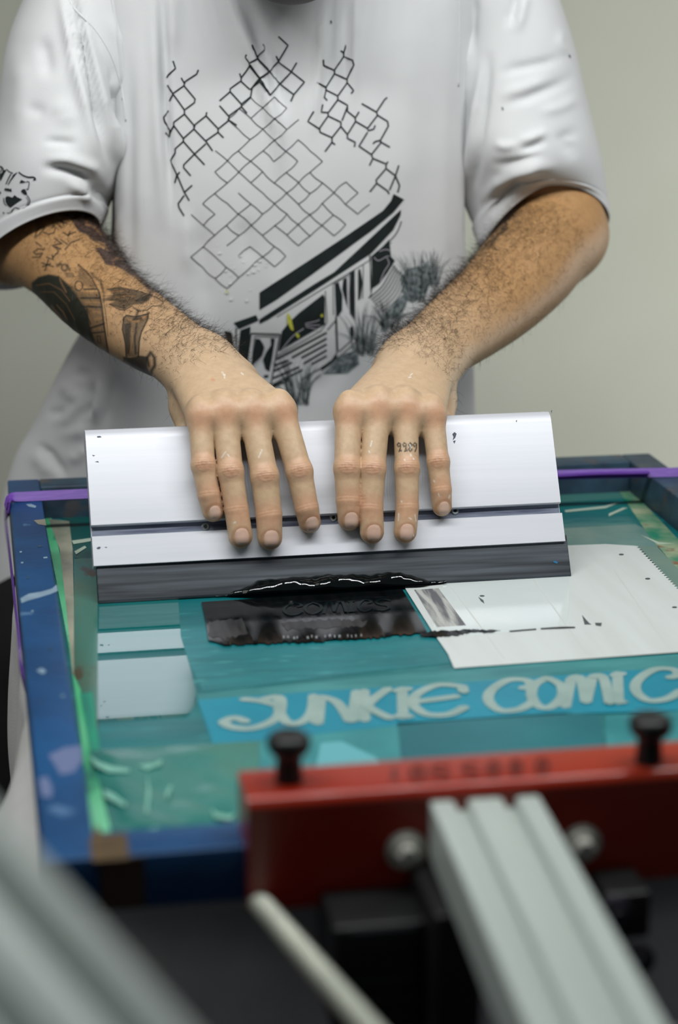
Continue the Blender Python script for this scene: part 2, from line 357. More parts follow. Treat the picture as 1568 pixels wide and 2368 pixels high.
# ------------------------------------------------------------------ white paper on the mesh
paper_m = mat('white_paper', srgb(196, 202, 201), 0.45, c2=srgb(190, 195, 193), scale=9, stretch=(6, .6, 1), ior=1.5)
paper = thing('masking_paper', 'white masking sheet with saw-toothed edge, smeared with ink, stuck on the teal mesh', 'paper', at_z(1300, 1450, MZ+.0006))
pts = [(936, 1350), (1180, 1270), (1468, 1258)]
edge = [(1468+(1640-1468)*k/36, 1262+(1440-1262)*k/36) for k in range(37)]
saw = []
for k, (x, y) in enumerate(edge):
    saw.append((x, y)); saw.append((x+(6 if k % 1 == 0 else 0)+3, y+1.5))
flat('sheet', [(938, 1362), (930, 1335), (1290, 1262), (1400, 1258)]+saw+[(1640, 1503), (1568, 1508), (1050, 1545), (1036, 1512), (1000, 1460)], MZ+.0010, paper_m, paper, .00015)
ink_smear_m = mat('grey_ink_smear', srgb(92, 94, 98), 0.5, c2=srgb(170, 172, 168), scale=22, stretch=(8, .8, 1), lo=.42, hi=.6)
flat('ink_streak', [(958, 1364), (1014, 1360), (1078, 1446), (1010, 1450)], MZ+.00115, ink_smear_m, paper, .0001, 'grey ink streaks')
def ragged(pts, amp, seed, step=6):
    r = random.Random(seed); out = []
    for (ax, ay), (bx, by) in zip(pts, pts[1:]+pts[:1]):
        n = max(1, int(math.hypot(bx-ax, by-ay)/step))
        for k in range(n):
            t = k/n; out.append((ax+(bx-ax)*t+r.uniform(-amp, amp)*.5, ay+(by-ay)*t+r.uniform(-amp, amp)))
    return out
dots_m = mat('ink_dot', srgb(70, 78, 80), .5)
for x, y in ((1498, 1338), (1437, 1282), (1560, 1404), (1115, 1378)):
    flat('ink_dot', [(x+6*math.cos(a), y+2*math.sin(a)) for a in np.linspace(0, 2*math.pi, 12, endpoint=False)], MZ+.00118, dots_m, paper, .0001)
for pts in ([(1106, 1380), (1118, 1388), (1120, 1396), (1112, 1390)], [(1346, 1422), (1362, 1440), (1368, 1444), (1352, 1444)], [(1376, 1440), (1392, 1440), (1390, 1448), (1378, 1446)]):
    flat('ink_speck', pts, MZ+.00118, dots_m, paper, .0001)
flat('clear_patch', [(1000, 1462), (1100, 1470), (1310, 1446), (1316, 1400), (1316, 1330), (1020, 1348)], MZ+.0011, mat('clear_film_on_paper', srgb(196, 206, 206), .12, ior=1.7, c2=srgb(204, 212, 210), scale=12), paper, .00008, 'clear glossy film over the sheet')
rib_m = mat('paper_rib', srgb(191, 195, 192), .5)
for k in range(0, 5, 2):                                                   # faint ribs pressed into the sheet
    x0 = 1040+k*95
    flat('paper_rib', [(x0, 1356-k*9), (x0+4, 1356-k*9), (x0+128, 1522-k*6), (x0+124, 1522-k*6)], MZ+.00112, rib_m, paper, .0001)

# ------------------------------------------------------------------ squeegee
Pq0 = at_z(228, 1395, MZ+.0012); Pq1 = at_z(1322, 1333, MZ+.0012)
qx = nrm(Pq1-Pq0); TILT = math.radians(29)
qy = np.array([0, math.sin(TILT), math.cos(TILT)]); qy = nrm(qy-qx*np.dot(qy, qx)); qn = np.cross(qx, qy)     # qn faces the viewer
QL = np.linalg.norm(Pq1-Pq0)
sq = thing('squeegee', 'long brushed aluminium squeegee with black rubber blade, gripped by both hands', 'squeegee', Pq0+qx*QL/2)
alu_m = mat('brushed_aluminium', srgb(202, 203, 210), 0.46, 0.2, c2=srgb(197, 199, 206), scale=9, stretch=(.4, 30, 30), bump=.000006, bscale=40, bstretch=(.5, 40, 40))
groove_m = mat('inky_groove', srgb(70, 74, 94), 0.35, 0.1, c2=srgb(122, 130, 146), scale=40, stretch=(.5, 6, 6), c3=srgb(190, 200, 206), scale3=30, lo3=.66, hi3=.69)
rub_m = mat('black_rubber', srgb(34, 39, 45), 0.45, c2=srgb(74, 81, 88), scale=24, stretch=(.3, 9, 9), c3=srgb(92, 104, 110), scale3=22, lo3=.66, hi3=.78)
blade_t = 0.0095
def qpt(s, y, n): return Pq0+qx*s+qy*y+qn*n
prof = [(-.0015-blade_t, .0005), (-blade_t, 0), (-.001, 0), (0, .0012), (0, .034), (-blade_t, .034)]          # (n, y)
mb = MB().prism([(n, y) for n, y in prof], Pq0, Pq1, qn, qy); bl = mb.build('rubber_blade', rub_m, sq, label='black rubber blade')
bmod = bl.modifiers.new('b', 'BEVEL'); bmod.width = .0012; bmod.segments = 3
HT = 0.1365
e = 0.0025                                                            # aluminium face stands proud of the blade
body = [(e, .0282), (e, .0508), (e-.0008, .0512), (-.003, .0512), (-.003, .0592), (e-.0008, .0592), (e, .0598), (e, HT-.010), (e-.0008, HT-.0055), (e-.003, HT-.002), (e-.007, HT),
        (-.016, HT), (-.020, HT-.003), (-.021, HT-.008), (-.019, HT-.020), (-.0135, HT-.035), (-.0125, .066), (-.0125, .0282)]
mb = MB().prism(body, Pq0-qx*.002, Pq1-qx*.0025, qn, qy); hd = autosmooth(mb.build('handle', alu_m, sq, label='brushed aluminium holder'), 35)
mb = MB().prism([(-.0042, .0514), (-.0024, .0514), (-.0024, .0590), (-.0042, .0590)], Pq0-qx*.0015, Pq1-qx*.003, qn, qy).build('clamping_strip', groove_m, sq, label='dark inky clamping strip in the groove')
strip = mb
screw_m = mat('screw_steel', srgb(150, 158, 160), .3, .9); hole_m = mat('screw_socket', srgb(12, 14, 18), .6)
for px, py in ((475, 1218), (771, 1197), (1052, 1181)):
    p = at_plane(px, py, Pq0+qn*-.0024, qn)
    M = Matrix.Translation(p.tolist()) @ Matrix((qx.tolist(), qy.tolist(), qn.tolist())).transposed().to_4x4()
    s = MB().lathe([(.0031, 0), (.0031, .0006), (.0026, .0010), (.0016, .0010), (.0015, .0002)], M, 20).build('screw', screw_m, sq, label='steel socket screw'); autosmooth(s, 30)
    MB().lathe([(.0014, .0002), (.0014, .0004)], M, 6).build('socket', hole_m, s)
def on_face(name, pts, m, parent, n=e+.0002, th=.00012):
    P = [at_plane(x, y, Pq0+qn*n, qn) for x, y in pts]; k = len(P)
    V = P+[p-qn*th for p in P]
    return obj(name, V, [tuple(reversed(range(k))), tuple(range(k, 2*k))]+[(i, (i+1) % k, k+(i+1) % k, k+i) for i in range(k)], m, parent)
mark_m = mat('ink_mark', srgb(72, 76, 92), .5)
for pts in ([(224, 1009), (231, 1008), (235, 1010), (226, 1011)], [(213, 1052), (220, 1053), (216, 1055)], [(220, 1068), (226, 1066), (229, 1069)],
            [(223, 1267), (229, 1264), (233, 1265), (231, 1269), (226, 1270)], [(242, 1265), (248, 1265), (246, 1267)],
            [(1046, 1004), (1051, 999), (1056, 1003), (1053, 1012), (1047, 1018), (1049, 1010)], [(1048, 1020), (1054, 1018), (1051, 1026)],
            [(1274, 950), (1277, 948), (1276, 956)], [(1193, 973), (1196, 971), (1195, 976)]):
    on_face('ink_mark', pts, mark_m, hd)
on_face('paint_fleck', [(1278, 1298), (1285, 1296), (1291, 1300), (1288, 1304), (1281, 1301)], mat('blue_fleck', srgb(24, 92, 130), .5), bl, n=.0003)

# ------------------------------------------------------------------ black ink
ink_m = mat('wet_black_ink', srgb(4, 9, 10), 0.07, ior=1.55)
smear_m = mat('ink_film', srgb(6, 9, 10), 0.05, c2=srgb(13, 15, 17), scale=14, stretch=(9, 1, 1), rough2=.14, ior=1.4)
ink = tag(thing('black_ink', 'glossy black ink pooled along the blade and dragged over the mesh', 'ink', at_z(740, 1400, MZ)), None, None, kind='stuff')
# bead lying against the blade
tops = [(500, 1383), (520, 1377), (560, 1360), (592, 1343), (640, 1337), (700, 1333), (770, 1327), (840, 1328), (880, 1324), (925, 1322), (960, 1334), (990, 1341), (1030, 1344)]
V = []; Fc = []; ns = 130; nk = 18
tx = np.array([t[0] for t in tops]); ty = np.array([t[1] for t in tops])
for i in range(ns):
    x = 500+(1030-500)*i/(ns-1); yt = np.interp(x, tx, ty)
    yt += 1.2*math.sin(x*.09)+.8*math.sin(x*.23)
    T = at_plane(x, yt, Pq0, qn); hgt = max(np.dot(T-Pq0, qy), .0006); s = np.dot(T-Pq0, qx)
    out = .0075*min(1, hgt/.013)*(1+.18*math.sin(x*.045)+.12*math.sin(x*.11+1))
    front = out+.004*min(1, hgt/.008)+.0015*math.sin(x*.06)*min(1, hgt/.008)
    for k in range(nk):
        a = k/(nk-1)*math.pi/2
        sag = 1+.10*math.sin(3*a)*math.sin(x*.05)
        y = hgt*math.cos(a)**.8 if a < math.pi/2-1e-6 else 0.0
        n = front*math.sin(a)**1.1*sag+.00022*math.sin(x*.21+2*a)*math.sin(4*a)*min(1, hgt/.006)
        p = qpt(s, y, n+.0001); p[2] = max(p[2], zf(MZ)+.0009); V.append(p)
for i in range(ns-1):
    for k in range(nk-1): Fc.append((i*nk+k, i*nk+k+1, (i+1)*nk+k+1, (i+1)*nk+k))
V2 = [np.array(v) for v in V]
bead = obj('ink_bead', V2, Fc, ink_m, ink, smooth=True, label='thick wet bead of ink'); bead['kind'] = 'stuff'
bd = bead.modifiers.new('s', 'SUBSURF'); bd.levels = 1; bd.render_levels = 1
film = [(466, 1392), (476, 1440), (482, 1480), (500, 1484), (520, 1490), (600, 1488), (700, 1484), (790, 1479), (870, 1474), (940, 1466), (988, 1462), (960, 1412), (930, 1362)]
def rag_open(pts, amp, seed, step=6):
    r = random.Random(seed); out = []
    for (ax, ay), (bx, by) in zip(pts[:-1], pts[1:]):
        n = max(1, int(math.hypot(bx-ax, by-ay)/step))
        for k in range(n): out.append((ax+(bx-ax)*k/n, ay+(by-ay)*k/n+r.uniform(-amp, amp)))
    return out+[pts[-1]]
fo = flat('ink_film', film[:3]+rag_open(film[3:11], 2.6, 5)+film[11:], MZ+.0014, smear_m, ink, .0002, 'thin dragged film of ink'); fo['kind'] = 'stuff'
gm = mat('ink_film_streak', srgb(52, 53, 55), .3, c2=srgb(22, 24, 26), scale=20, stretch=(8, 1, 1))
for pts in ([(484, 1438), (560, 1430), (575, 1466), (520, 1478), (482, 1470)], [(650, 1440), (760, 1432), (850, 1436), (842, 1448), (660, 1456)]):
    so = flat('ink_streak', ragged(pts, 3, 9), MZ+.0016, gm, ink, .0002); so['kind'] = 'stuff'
lm = mat('ink_in_letters', srgb(10, 22, 24), .12); mb = MB()
ct = lambda x: 1402-(x-650)*.05
cb = lambda x: 1428-(x-650)*.05
for k, (ch, (xa, xb)) in enumerate(zip('COMICS', [(655, 700), (704, 745), (748, 800), (804, 822), (828, 860), (864, 905)])):
    def place(u, v, xa=xa, xb=xb):
        x = xa+(xb-xa)*u; return at_z(x, ct(x)+(cb(x)-ct(x))*v, MZ)
    strokes_to_mesh(mb, LET[ch], place, .0024, .0018)
o = mb.build('inked_lettering', lm, ink, label='lettering COMICS showing through the ink film'); o['kind'] = 'stuff'
r2 = random.Random(4)
rim = mat('ink_edge_glint', srgb(120, 126, 128), .2); mb = MB()  # small pale quads painted as glints along the ink's front edge
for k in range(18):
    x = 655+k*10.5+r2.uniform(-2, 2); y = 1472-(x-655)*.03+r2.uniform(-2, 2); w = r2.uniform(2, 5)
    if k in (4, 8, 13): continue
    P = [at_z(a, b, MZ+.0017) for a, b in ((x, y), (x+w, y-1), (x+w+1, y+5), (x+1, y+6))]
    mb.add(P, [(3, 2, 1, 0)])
o = mb.build('ink_edge_glints', rim, ink); o['kind'] = 'stuff'
line = [(970, 1466), (1000, 1459), (1040, 1458), (1090, 1455), (1130, 1457), (1158, 1457), (1130, 1462), (1090, 1461), (1060, 1468), (1010, 1472), (980, 1471)]
o = flat('ink_line', ragged(line, 1.6, 11, 5), MZ+.0017, smear_m, ink, .0003); o['kind'] = 'stuff'
for pts in ([(1178, 1458), (1240, 1453), (1240, 1455), (1180, 1460)], [(1250, 1452), (1300, 1449), (1330, 1449), (1330, 1451), (1252, 1454)]):
    o = flat('ink_line', pts, MZ+.0017, gm, ink, .0003); o['kind'] = 'stuff'

# ------------------------------------------------------------------ purple elastic band round the frame
band_m = mat('purple_elastic', srgb(92, 50, 146), 0.5, c2=srgb(106, 66, 160), scale=60, stretch=(1, 8, 8))
def ribbon(mb, P, ups, w, th=.0012):
    V = []; n = len(P)
    for i, p in enumerate(P):
        t = nrm(P[min(i+1, n-1)]-P[max(i-1, 0)]); u = nrm(ups[i]); s = nrm(np.cross(t, u)); u = np.cross(s, t)
        V += [p-s*w/2-u*th/2, p+s*w/2-u*th/2, p+s*w/2+u*th/2, p-s*w/2+u*th/2]
    Fc = []
    for i in range(n-1):
        for k in range(4): Fc.append((4*i+k, 4*i+(k+1) % 4, 4*i+4+(k+1) % 4, 4*i+4+k))
    Fc += [(3, 2, 1, 0), (4*n-4, 4*n-3, 4*n-2, 4*n-1)]
    mb.add(V, Fc)
zb = .0036
a0 = at_z(14, 1151, zb); a1 = at_z(205, 1142, zb); a2 = at_z(1303, 1098, zb)
ya = a0[1]; xl = -.0012; xr = FW+.0012
yr = at_z(1568, 1092, zb)[1]
top = [np.array([xl, ya-.001, zf(-.004)]), np.array([.0002, ya, zf(zb)]), np.array([.012, ya, zf(zb)])]+[a1*(1-t)+a2*t for t in (0, .33, .66, 1)]+[np.array([FW-.01, yr, zf(zb)]), np.array([FW, yr, zf(zb)])]
side = [at_x(48, 1540, -.0016), at_x(44, 1480, -.0016), at_x(33, 1380, -.0016), at_x(22, 1280, -.0016), at_x(13, 1200, -.0016)]
side = [np.array([-.0016, max(p[1], .2), p[2]]) for p in side]
mb = MB()
full = [side[0]+np.array([.004, -.03, -.012])]+side+[np.array([-.0016, ya-.004, zf(-.006)]), np.array([-.0008, ya-.0012, zf(.0001)]), np.array([.0022, ya, zf(zb)])]+top[2:]+[np.array([FW+.0016, yr-.002, zf(-.004)]), np.array([FW+.0016, yr-.04, zf(-.02)]), np.array([FW+.0016, .33, zf(-.045)])]
ups = [np.array([-1, 0, 0])]*(len(side)+2)+[np.array([-.7, -.3, .7]), np.array([-.2, -.6, .9])]+[np.array([0, -.85, .6])]*(len(full)-len(side)-7)+[np.array([1, 0, 0.])]*3
fullc = catmull(full, 5); uc = catmull(ups, 5)
ribbon(mb, fullc, uc, .0086, .0016)
ribbon(mb, [np.array([.28, ya-.005, zf(zb)+.0013]), a2+np.array([-.02, -.0055, .0013]), a2+np.array([.03, -.0045, .0013]), np.array([FW-.03, yr-.001, zf(zb)+.0013])], [np.array([0, 0, 1.])]*4, .006)
o = mb.build('elastic_band', band_m, loc=(FW/2, ya, zf(0))); autosmooth(o, 60)
tag(o, 'purple elastic band stretched across the far end of the blue frame and down its side', 'elastic band')

# ------------------------------------------------------------------ the garment being printed, on the press pallet
cloth_w = mat('white_garment', srgb(205, 203, 204), 0.9, c2=srgb(196, 196, 192), scale=30, bump=.0002, bscale=700)
def smooth01(t): t = min(max(t, 0), 1); return t*t*(3-2*t)
nu, nv = 90, 70
V = []
for i in range(nu):
    y = .66-(.66-.05)*i/(nu-1)
    wd = .135*smooth01((.42-y)/.36)+.002
    for j in range(nv):
        v = j/(nv-1)
        if v < .3: x = .50-(.50-.03)*v/.3; z = -.0335
        else:
            t = (v-.3)/.7; a = min(t*3, 1)
            x = .03-.03*smooth01(t*6)-wd*smooth01(t*1.4)-.05*t*smooth01((.42-y)/.36); z = -.0335-.012*smooth01(t*5)-.26*max(t-.06, 0)
            x += (.006*math.sin(y*38+t*3)+.004*math.sin(y*71))*smooth01(t*1.6)
        V.append((x, y, zf(z)))
g1 = [(i*nv+j, (i+1)*nv+j, (i+1)*nv+j+1, i*nv+j+1) for i in range(nu-1) for j in range(nv-1)]
k0 = len(V)
hx = lambda s: -.118+.062*s
for i in range(nu):                                                  # front fall
    s = i/(nu-1); x = .005+.47*s
    for j in range(40):
        t = j/39
        y = .052-.03*smooth01(t*3)-.02*t+(.006*math.sin(x*52+t*2)+.004*math.sin(x*93))*t
        z = -.0335-.006*smooth01(t*8)-(abs(hx(s))+.02)*t
        V.append((x, y, zf(z)))
g1 += [(k0+i*40+j, k0+i*40+j+1, k0+(i+1)*40+j+1, k0+(i+1)*40+j) for i in range(nu-1) for j in range(39)]
gar = obj('garment', V, g1, cloth_w, smooth=True, loc=(.25, .3, zf(-.034)))
s = gar.modifiers.new('s', 'SOLIDIFY'); s.thickness = .0009; s.offset = -1
tag(gar, 'plain white garment spread on the pallet under the blue frame, its side hanging down', 'garment')

# ------------------------------------------------------------------ the press
red_m = mat('red_enamel', srgb(140, 30, 12), 0.3, c2=srgb(150, 50, 20), scale=4, coat=.15, bump=.0001, bscale=40)
arm_m = mat('grey_aluminium', srgb(180, 190, 185), 0.42, 0.2, c2=srgb(172, 182, 177), scale=8, stretch=(20, .5, 20))
black_m = mat('black_plastic', srgb(10, 12, 13), 0.4, c2=srgb(16, 18, 19), scale=20)
steel_m = mat('zinc_steel', srgb(200, 200, 190), 0.3, 0.3, c2=srgb(180, 180, 172), scale=60)
dark_m = mat('dark_steel', srgb(38, 36, 46), 0.5, 0.2, c2=srgb(30, 30, 36), scale=12)
press = thing('printing_press', 'manual carousel screen press with red clamp and grey aluminium arms, holding the blue frame', 'printing press', (.21, -.66, 0))
CZ = .032; cl = at_z(556, 1784, CZ); cf = at_z(566, 1851, CZ)
cx0 = (cl[0]+cf[0])/2; cx1 = .47; cyb = cl[1]; cyf = cf[1]
mb = MB()
prof = [(cyf, -.030), (cyf, CZ-.006)]+[(cyf+.006-.006*math.cos(a), CZ-.006+.006*math.sin(a)) for a in np.linspace(.15, math.pi/2, 7)]+[(cyb, CZ), (cyb, .0012), (cyf+.008, .0012), (cyf+.004, -.0012), (cyf+.004, -.030)]
mb.prism(prof, np.array([cx0, 0, H]), np.array([cx1, 0, H]), np.array([0, 1., 0]), np.array([0, 0, 1.]))
clamp = autosmooth(mb.build('screen_clamp', red_m, press, label='glossy red clamp bar'), 30)
# raised lettering pressed into the clamp top
dk = mat('pressed_lettering', srgb(84, 18, 12), 0.35); mb = MB()
def clampglyph(x0, x1, y0, y1, kind):
    P = lambda u, v: at_z(x0+(x1-x0)*u, y0+(y1-y0)*v-(x1-x0)*u*.055, CZ+.0003)
    L = {'I': [[(.5, 0), (.5, 1)]], 'O': [[(.5+.42*math.cos(a), .5+.5*math.sin(a)) for a in np.linspace(0, 2*math.pi, 14)]],
         'S': LET['S'], 'C': LET['C']}[kind]
    for st in L:
        pts = [P(u, v) for u, v in st]
        for a, b in zip(pts[:-1], pts[1:]):
            t = nrm(b-a); s = np.array([-t[1], t[0], 0])*.0014
            a2 = a-t*.0006; b2 = b+t*.0006; u = np.array([0, 0, .0002])
            mb.add([a2-s+u, a2+s+u, b2+s+u, b2-s+u], [(3, 2, 1, 0)])
for kind, xa, xb in (('I', 898, 926), ('O', 950, 982), ('S', 990, 1046), ('S', 1062, 1112), ('O', 1126, 1156), ('O', 1180, 1206), ('O', 1240, 1268)):
    clampglyph(xa, xb, 1776-(xa-900)*.055, 1808-(xa-900)*.055, kind)
mb.build('pressed_lettering', dk, clamp, label='dark pressed lettering on the clamp top')
for nm, px, py in (('a', 668, 1806), ('b', 1500, 1762)):
    p = at_z(px, py, CZ); M = Matrix.Translation((p[0], p[1], p[2]))
    k = autosmooth(MB().lathe([(.0072, 0), (.0070, .004), (.0066, .012), (.0070, .014), (.0098, .0165), (.0112, .019), (.0115, .0225), (.0108, .0245), (.0085, .0262), (.004, .0268)], M, 36).build('clamp_knob', black_m, press, label='black mushroom knob on the red clamp'), 40)
for px, py in ((938, 1965), (1344, 1950)):
    p = at_y(px, py, cyf-.0004)
    M = Matrix.Translation(p.tolist()) @ Matrix(((1, 0, 0, 0), (0, 0, -1, 0), (0, 1, 0, 0), (0, 0, 0, 1)))
    b = autosmooth(MB().lathe([(.0105, 0), (.0105, .0016), (.0080, .0018), (.0078, .0034), (.0060, .0036)], M, 28).build('clamp_bolt', steel_m, press, label='zinc bolt and washer on the clamp face'), 30)
    autosmooth(MB().lathe([(.0055, .0036), (.0055, .0085), (.0045, .0095)], M, 6).build('bolt_head', steel_m, b), 20)
# arms: extrusion with two slots along the top
def extrusion(name, A, B, side, upv, w, hgt, label):
    h = w/2; q = .0062*w/.058
    pr = [(-h, -hgt), (-h, -.001), (-h+.001, 0), (-h+.28*w-q*1.0, 0), (-h+.28*w-q*.6, -.0008), (-h+.28*w-q*.5, -.006), (-h+.28*w+q*.5, -.006), (-h+.28*w+q*.6, -.0008), (-h+.28*w+q, 0)]
    pr += [(-x, y) for x, y in reversed(pr)]
    mb = MB().prism(pr, A, B, side, upv); return autosmooth(mb.build(name, arm_m, press, label=label), 30)
AZ = .024
la = at_z(985, 1842, AZ); ra = at_z(1240, 1824, AZ); lb2 = at_z(1208, 2368, AZ); rb2 = at_z(1549, 2368, AZ)
A = (la+ra)/2; B = (lb2+rb2)/2; dirn = nrm(B-A); aw = (np.linalg.norm(ra-la)+np.linalg.norm(rb2-lb2))/2*.97
Bend = A+dirn*.62; sd = nrm(np.cross(dirn, [0, 0, 1.]))
A[1] = cyf-.0008
extrusion('press_arm', A, Bend, sd, np.array([0, 0, 1.]), aw, .030, 'pale grey slotted arm behind the red clamp')
A2 = at_d(-465, 1640, .60); B2 = at_d(1770, 4290, .43); d2 = nrm(B2-A2); u2 = nrm(np.array([0.0, -.25, 1])-d2*np.dot([0.0, -.25, 1], d2)); s2 = np.cross(d2, u2)
extrusion('press_arm', A2, B2, s2, u2, .058, .030, 'raised grey arm of the next station, close to the viewer')
# spring under the arm
S0 = at_d(598, 2085, 1.02); S1 = at_d(905, 2440, .83)
dv = nrm(S1-S0); aa = nrm(np.cross(dv, [0, 0, 1.])); bb = np.cross(aa, dv); L = np.linalg.norm(S1-S0)
n = int(L/.0020); pts = []
for i in range(n*10+1):
    t = i/10; w = 2*math.pi*t; pts.append(S0+dv*(t*.0020)+.0050*(math.cos(w)*aa+math.sin(w)*bb))
spring_m = mat('spring_wire', srgb(188, 192, 178), .4, .4, c2=srgb(176, 180, 168), scale=40)
MB().tube(pts, .00092, 6).build('tension_spring', spring_m, press, smooth=True, label='pale coil tension spring under the arm')
MB().tube([S0+dv*.001, S0-dv*.004, S0-dv*.008+bb*.012, np.array([S0[0], cyf-.001, zf(-.028)])], .0012, 8).build('spring_hook', spring_m, press, smooth=True)
MB().tube([S1-dv*.001, S1+dv*.05, S1+dv*.12], .0012, 8).build('spring_hook', spring_m, press, smooth=True)
# black hinge block under the arm
def ybox(name, x0, x1, y0, y1, yy, dy, m, label=None, bev=.002):
    a = at_y(x0, y1, yy); b = at_y(x1, y0, yy)
    return autosmooth(MB().box((a[0], yy, a[2]), (b[0], yy+dy, b[2]), bev).build(name, m, press, label=label), 40)
hb = ybox('hinge_block', 772, 1010, 2128, 2400, -.055, .05, black_m, 'black hinge block under the arm')
line_m = mat('hinge_rib', srgb(34, 44, 46), .4)
for k, y in enumerate((2150, 2178, 2226, 2262, 2306, 2340)):
    a = at_y(812+k % 3*20, y+7, -.0556); b = at_y(960, y, -.0556)
    autosmooth(MB().box((a[0], -.0562, a[2]), (b[0], -.0548, b[2]), .0005).build('hinge_rib', line_m, hb), 40)
ybox('hinge_column', 1000, 1120, 2110, 2500, -.075, .07, mat('hinge_column_black', srgb(7, 8, 8), .5), 'black upright under the arm')
mb2 = ybox('micro_adjuster', 1396, 1508, 2062, 2178, -.045, .03, black_m, 'black square adjuster under the clamp end')
for (px, py, rr) in ((1420, 2108, .009), (1470, 2212, .009)):
    p = at_y(px, py, -.047); M = Matrix.Translation(p.tolist()) @ Matrix(((1, 0, 0, 0), (0, 0, -1, 0), (0, 1, 0, 0), (0, 0, 0, 1)))
    autosmooth(MB().lathe([(rr, 0), (rr, .005), (rr*.8, .006), (rr*.5, .006), (rr*.5, .010)], M, 24).build('adjuster_wheel', dark_m, press), 30)
# red uprights linking clamp and hinge block
for xa, xb in ((830, 850), (905, 925), (1290, 1320)):
    a = at_y(xa, 2150, cyf+.006); b = at_y(xb, 2060, cyf+.006)
    autosmooth(MB().box((a[0], cyf+.005, a[2]), (b[0], cyf+.015, b[2]), .001).build('red_upright', red_m, press), 40)
# pallet, pallet arm, hub, column and feet
autosmooth(MB().box((.055, .058, zf(-.054)), (.53, .65, zf(-.0355)), .006).build('pallet', dark_m, press, label='flat pallet under the garment'), 40)
MB().box((.20, -.60, zf(-.20)), (.26, .45, zf(-.160)), .003).build('pallet_arm', dark_m, press)
MB().box((.205, .12, zf(-.162)), (.255, .40, zf(-.053)), .003).build('pallet_post', dark_m, press)
MB().box((.19, -.70, zf(-.012)), (.26, -.58, zf(.024)), .002).build('arm_bracket', dark_m, press)
mb = MB().lathe([(.10, 0), (.10, .03), (.045, .05), (.045, .72), (.12, .74), (.12, .80), (.05, .82), (.05, .955)], Matrix.Translation((.225, -.66, 0)), 40)
autosmooth(mb.build('centre_column', dark_m, press, label='dark steel centre column'), 40)
for k in range(4):
    a = math.pi/4+k*math.pi/2
    d = np.array([math.cos(a), math.sin(a), 0]); s = np.array([-d[1], d[0], 0]); c = np.array([.225, -.66, 0])
    MB().prism([(-.03, 0), (.03, 0), (.03, .03), (-.03, .03)], c+d*.07, c+d*.48, s, np.array([0, 0, 1.])).build('base_leg', dark_m, press)

# ------------------------------------------------------------------ the printer: one continuous body
def smin(a, b, k):
    h = np.clip(.5+.5*(b-a)/k, 0, 1); return b+(a-b)*h-k*h*(1-h)
def cone(P, a, b, ra, rb):
    ab = b-a; t = np.clip(((P-a)@ab)/(ab@ab), 0, 1)
    return np.linalg.norm(P-a-t[:, None]*ab, axis=1)-(ra+(rb-ra)*t)
def fcone(P, a, b, ra, rb, n, fa, fb):
    """cone flattened along n by the factors fa .. fb"""
    ab = b-a; t = np.clip(((P-a)@ab)/(ab@ab), 0, 1); d = P-a-t[:, None]*ab
    f = fa+(fb-fa)*t; c = d@n
    return (np.sqrt(np.maximum((d*d).sum(1)-c*c+(c/f)**2, 1e-12))-(ra+(rb-ra)*t))*np.minimum(1, f+.15)
def ell(P, c, r):
    q = (P-c)/r; k = np.linalg.norm(q, axis=1); return (k-1)*np.min(r)
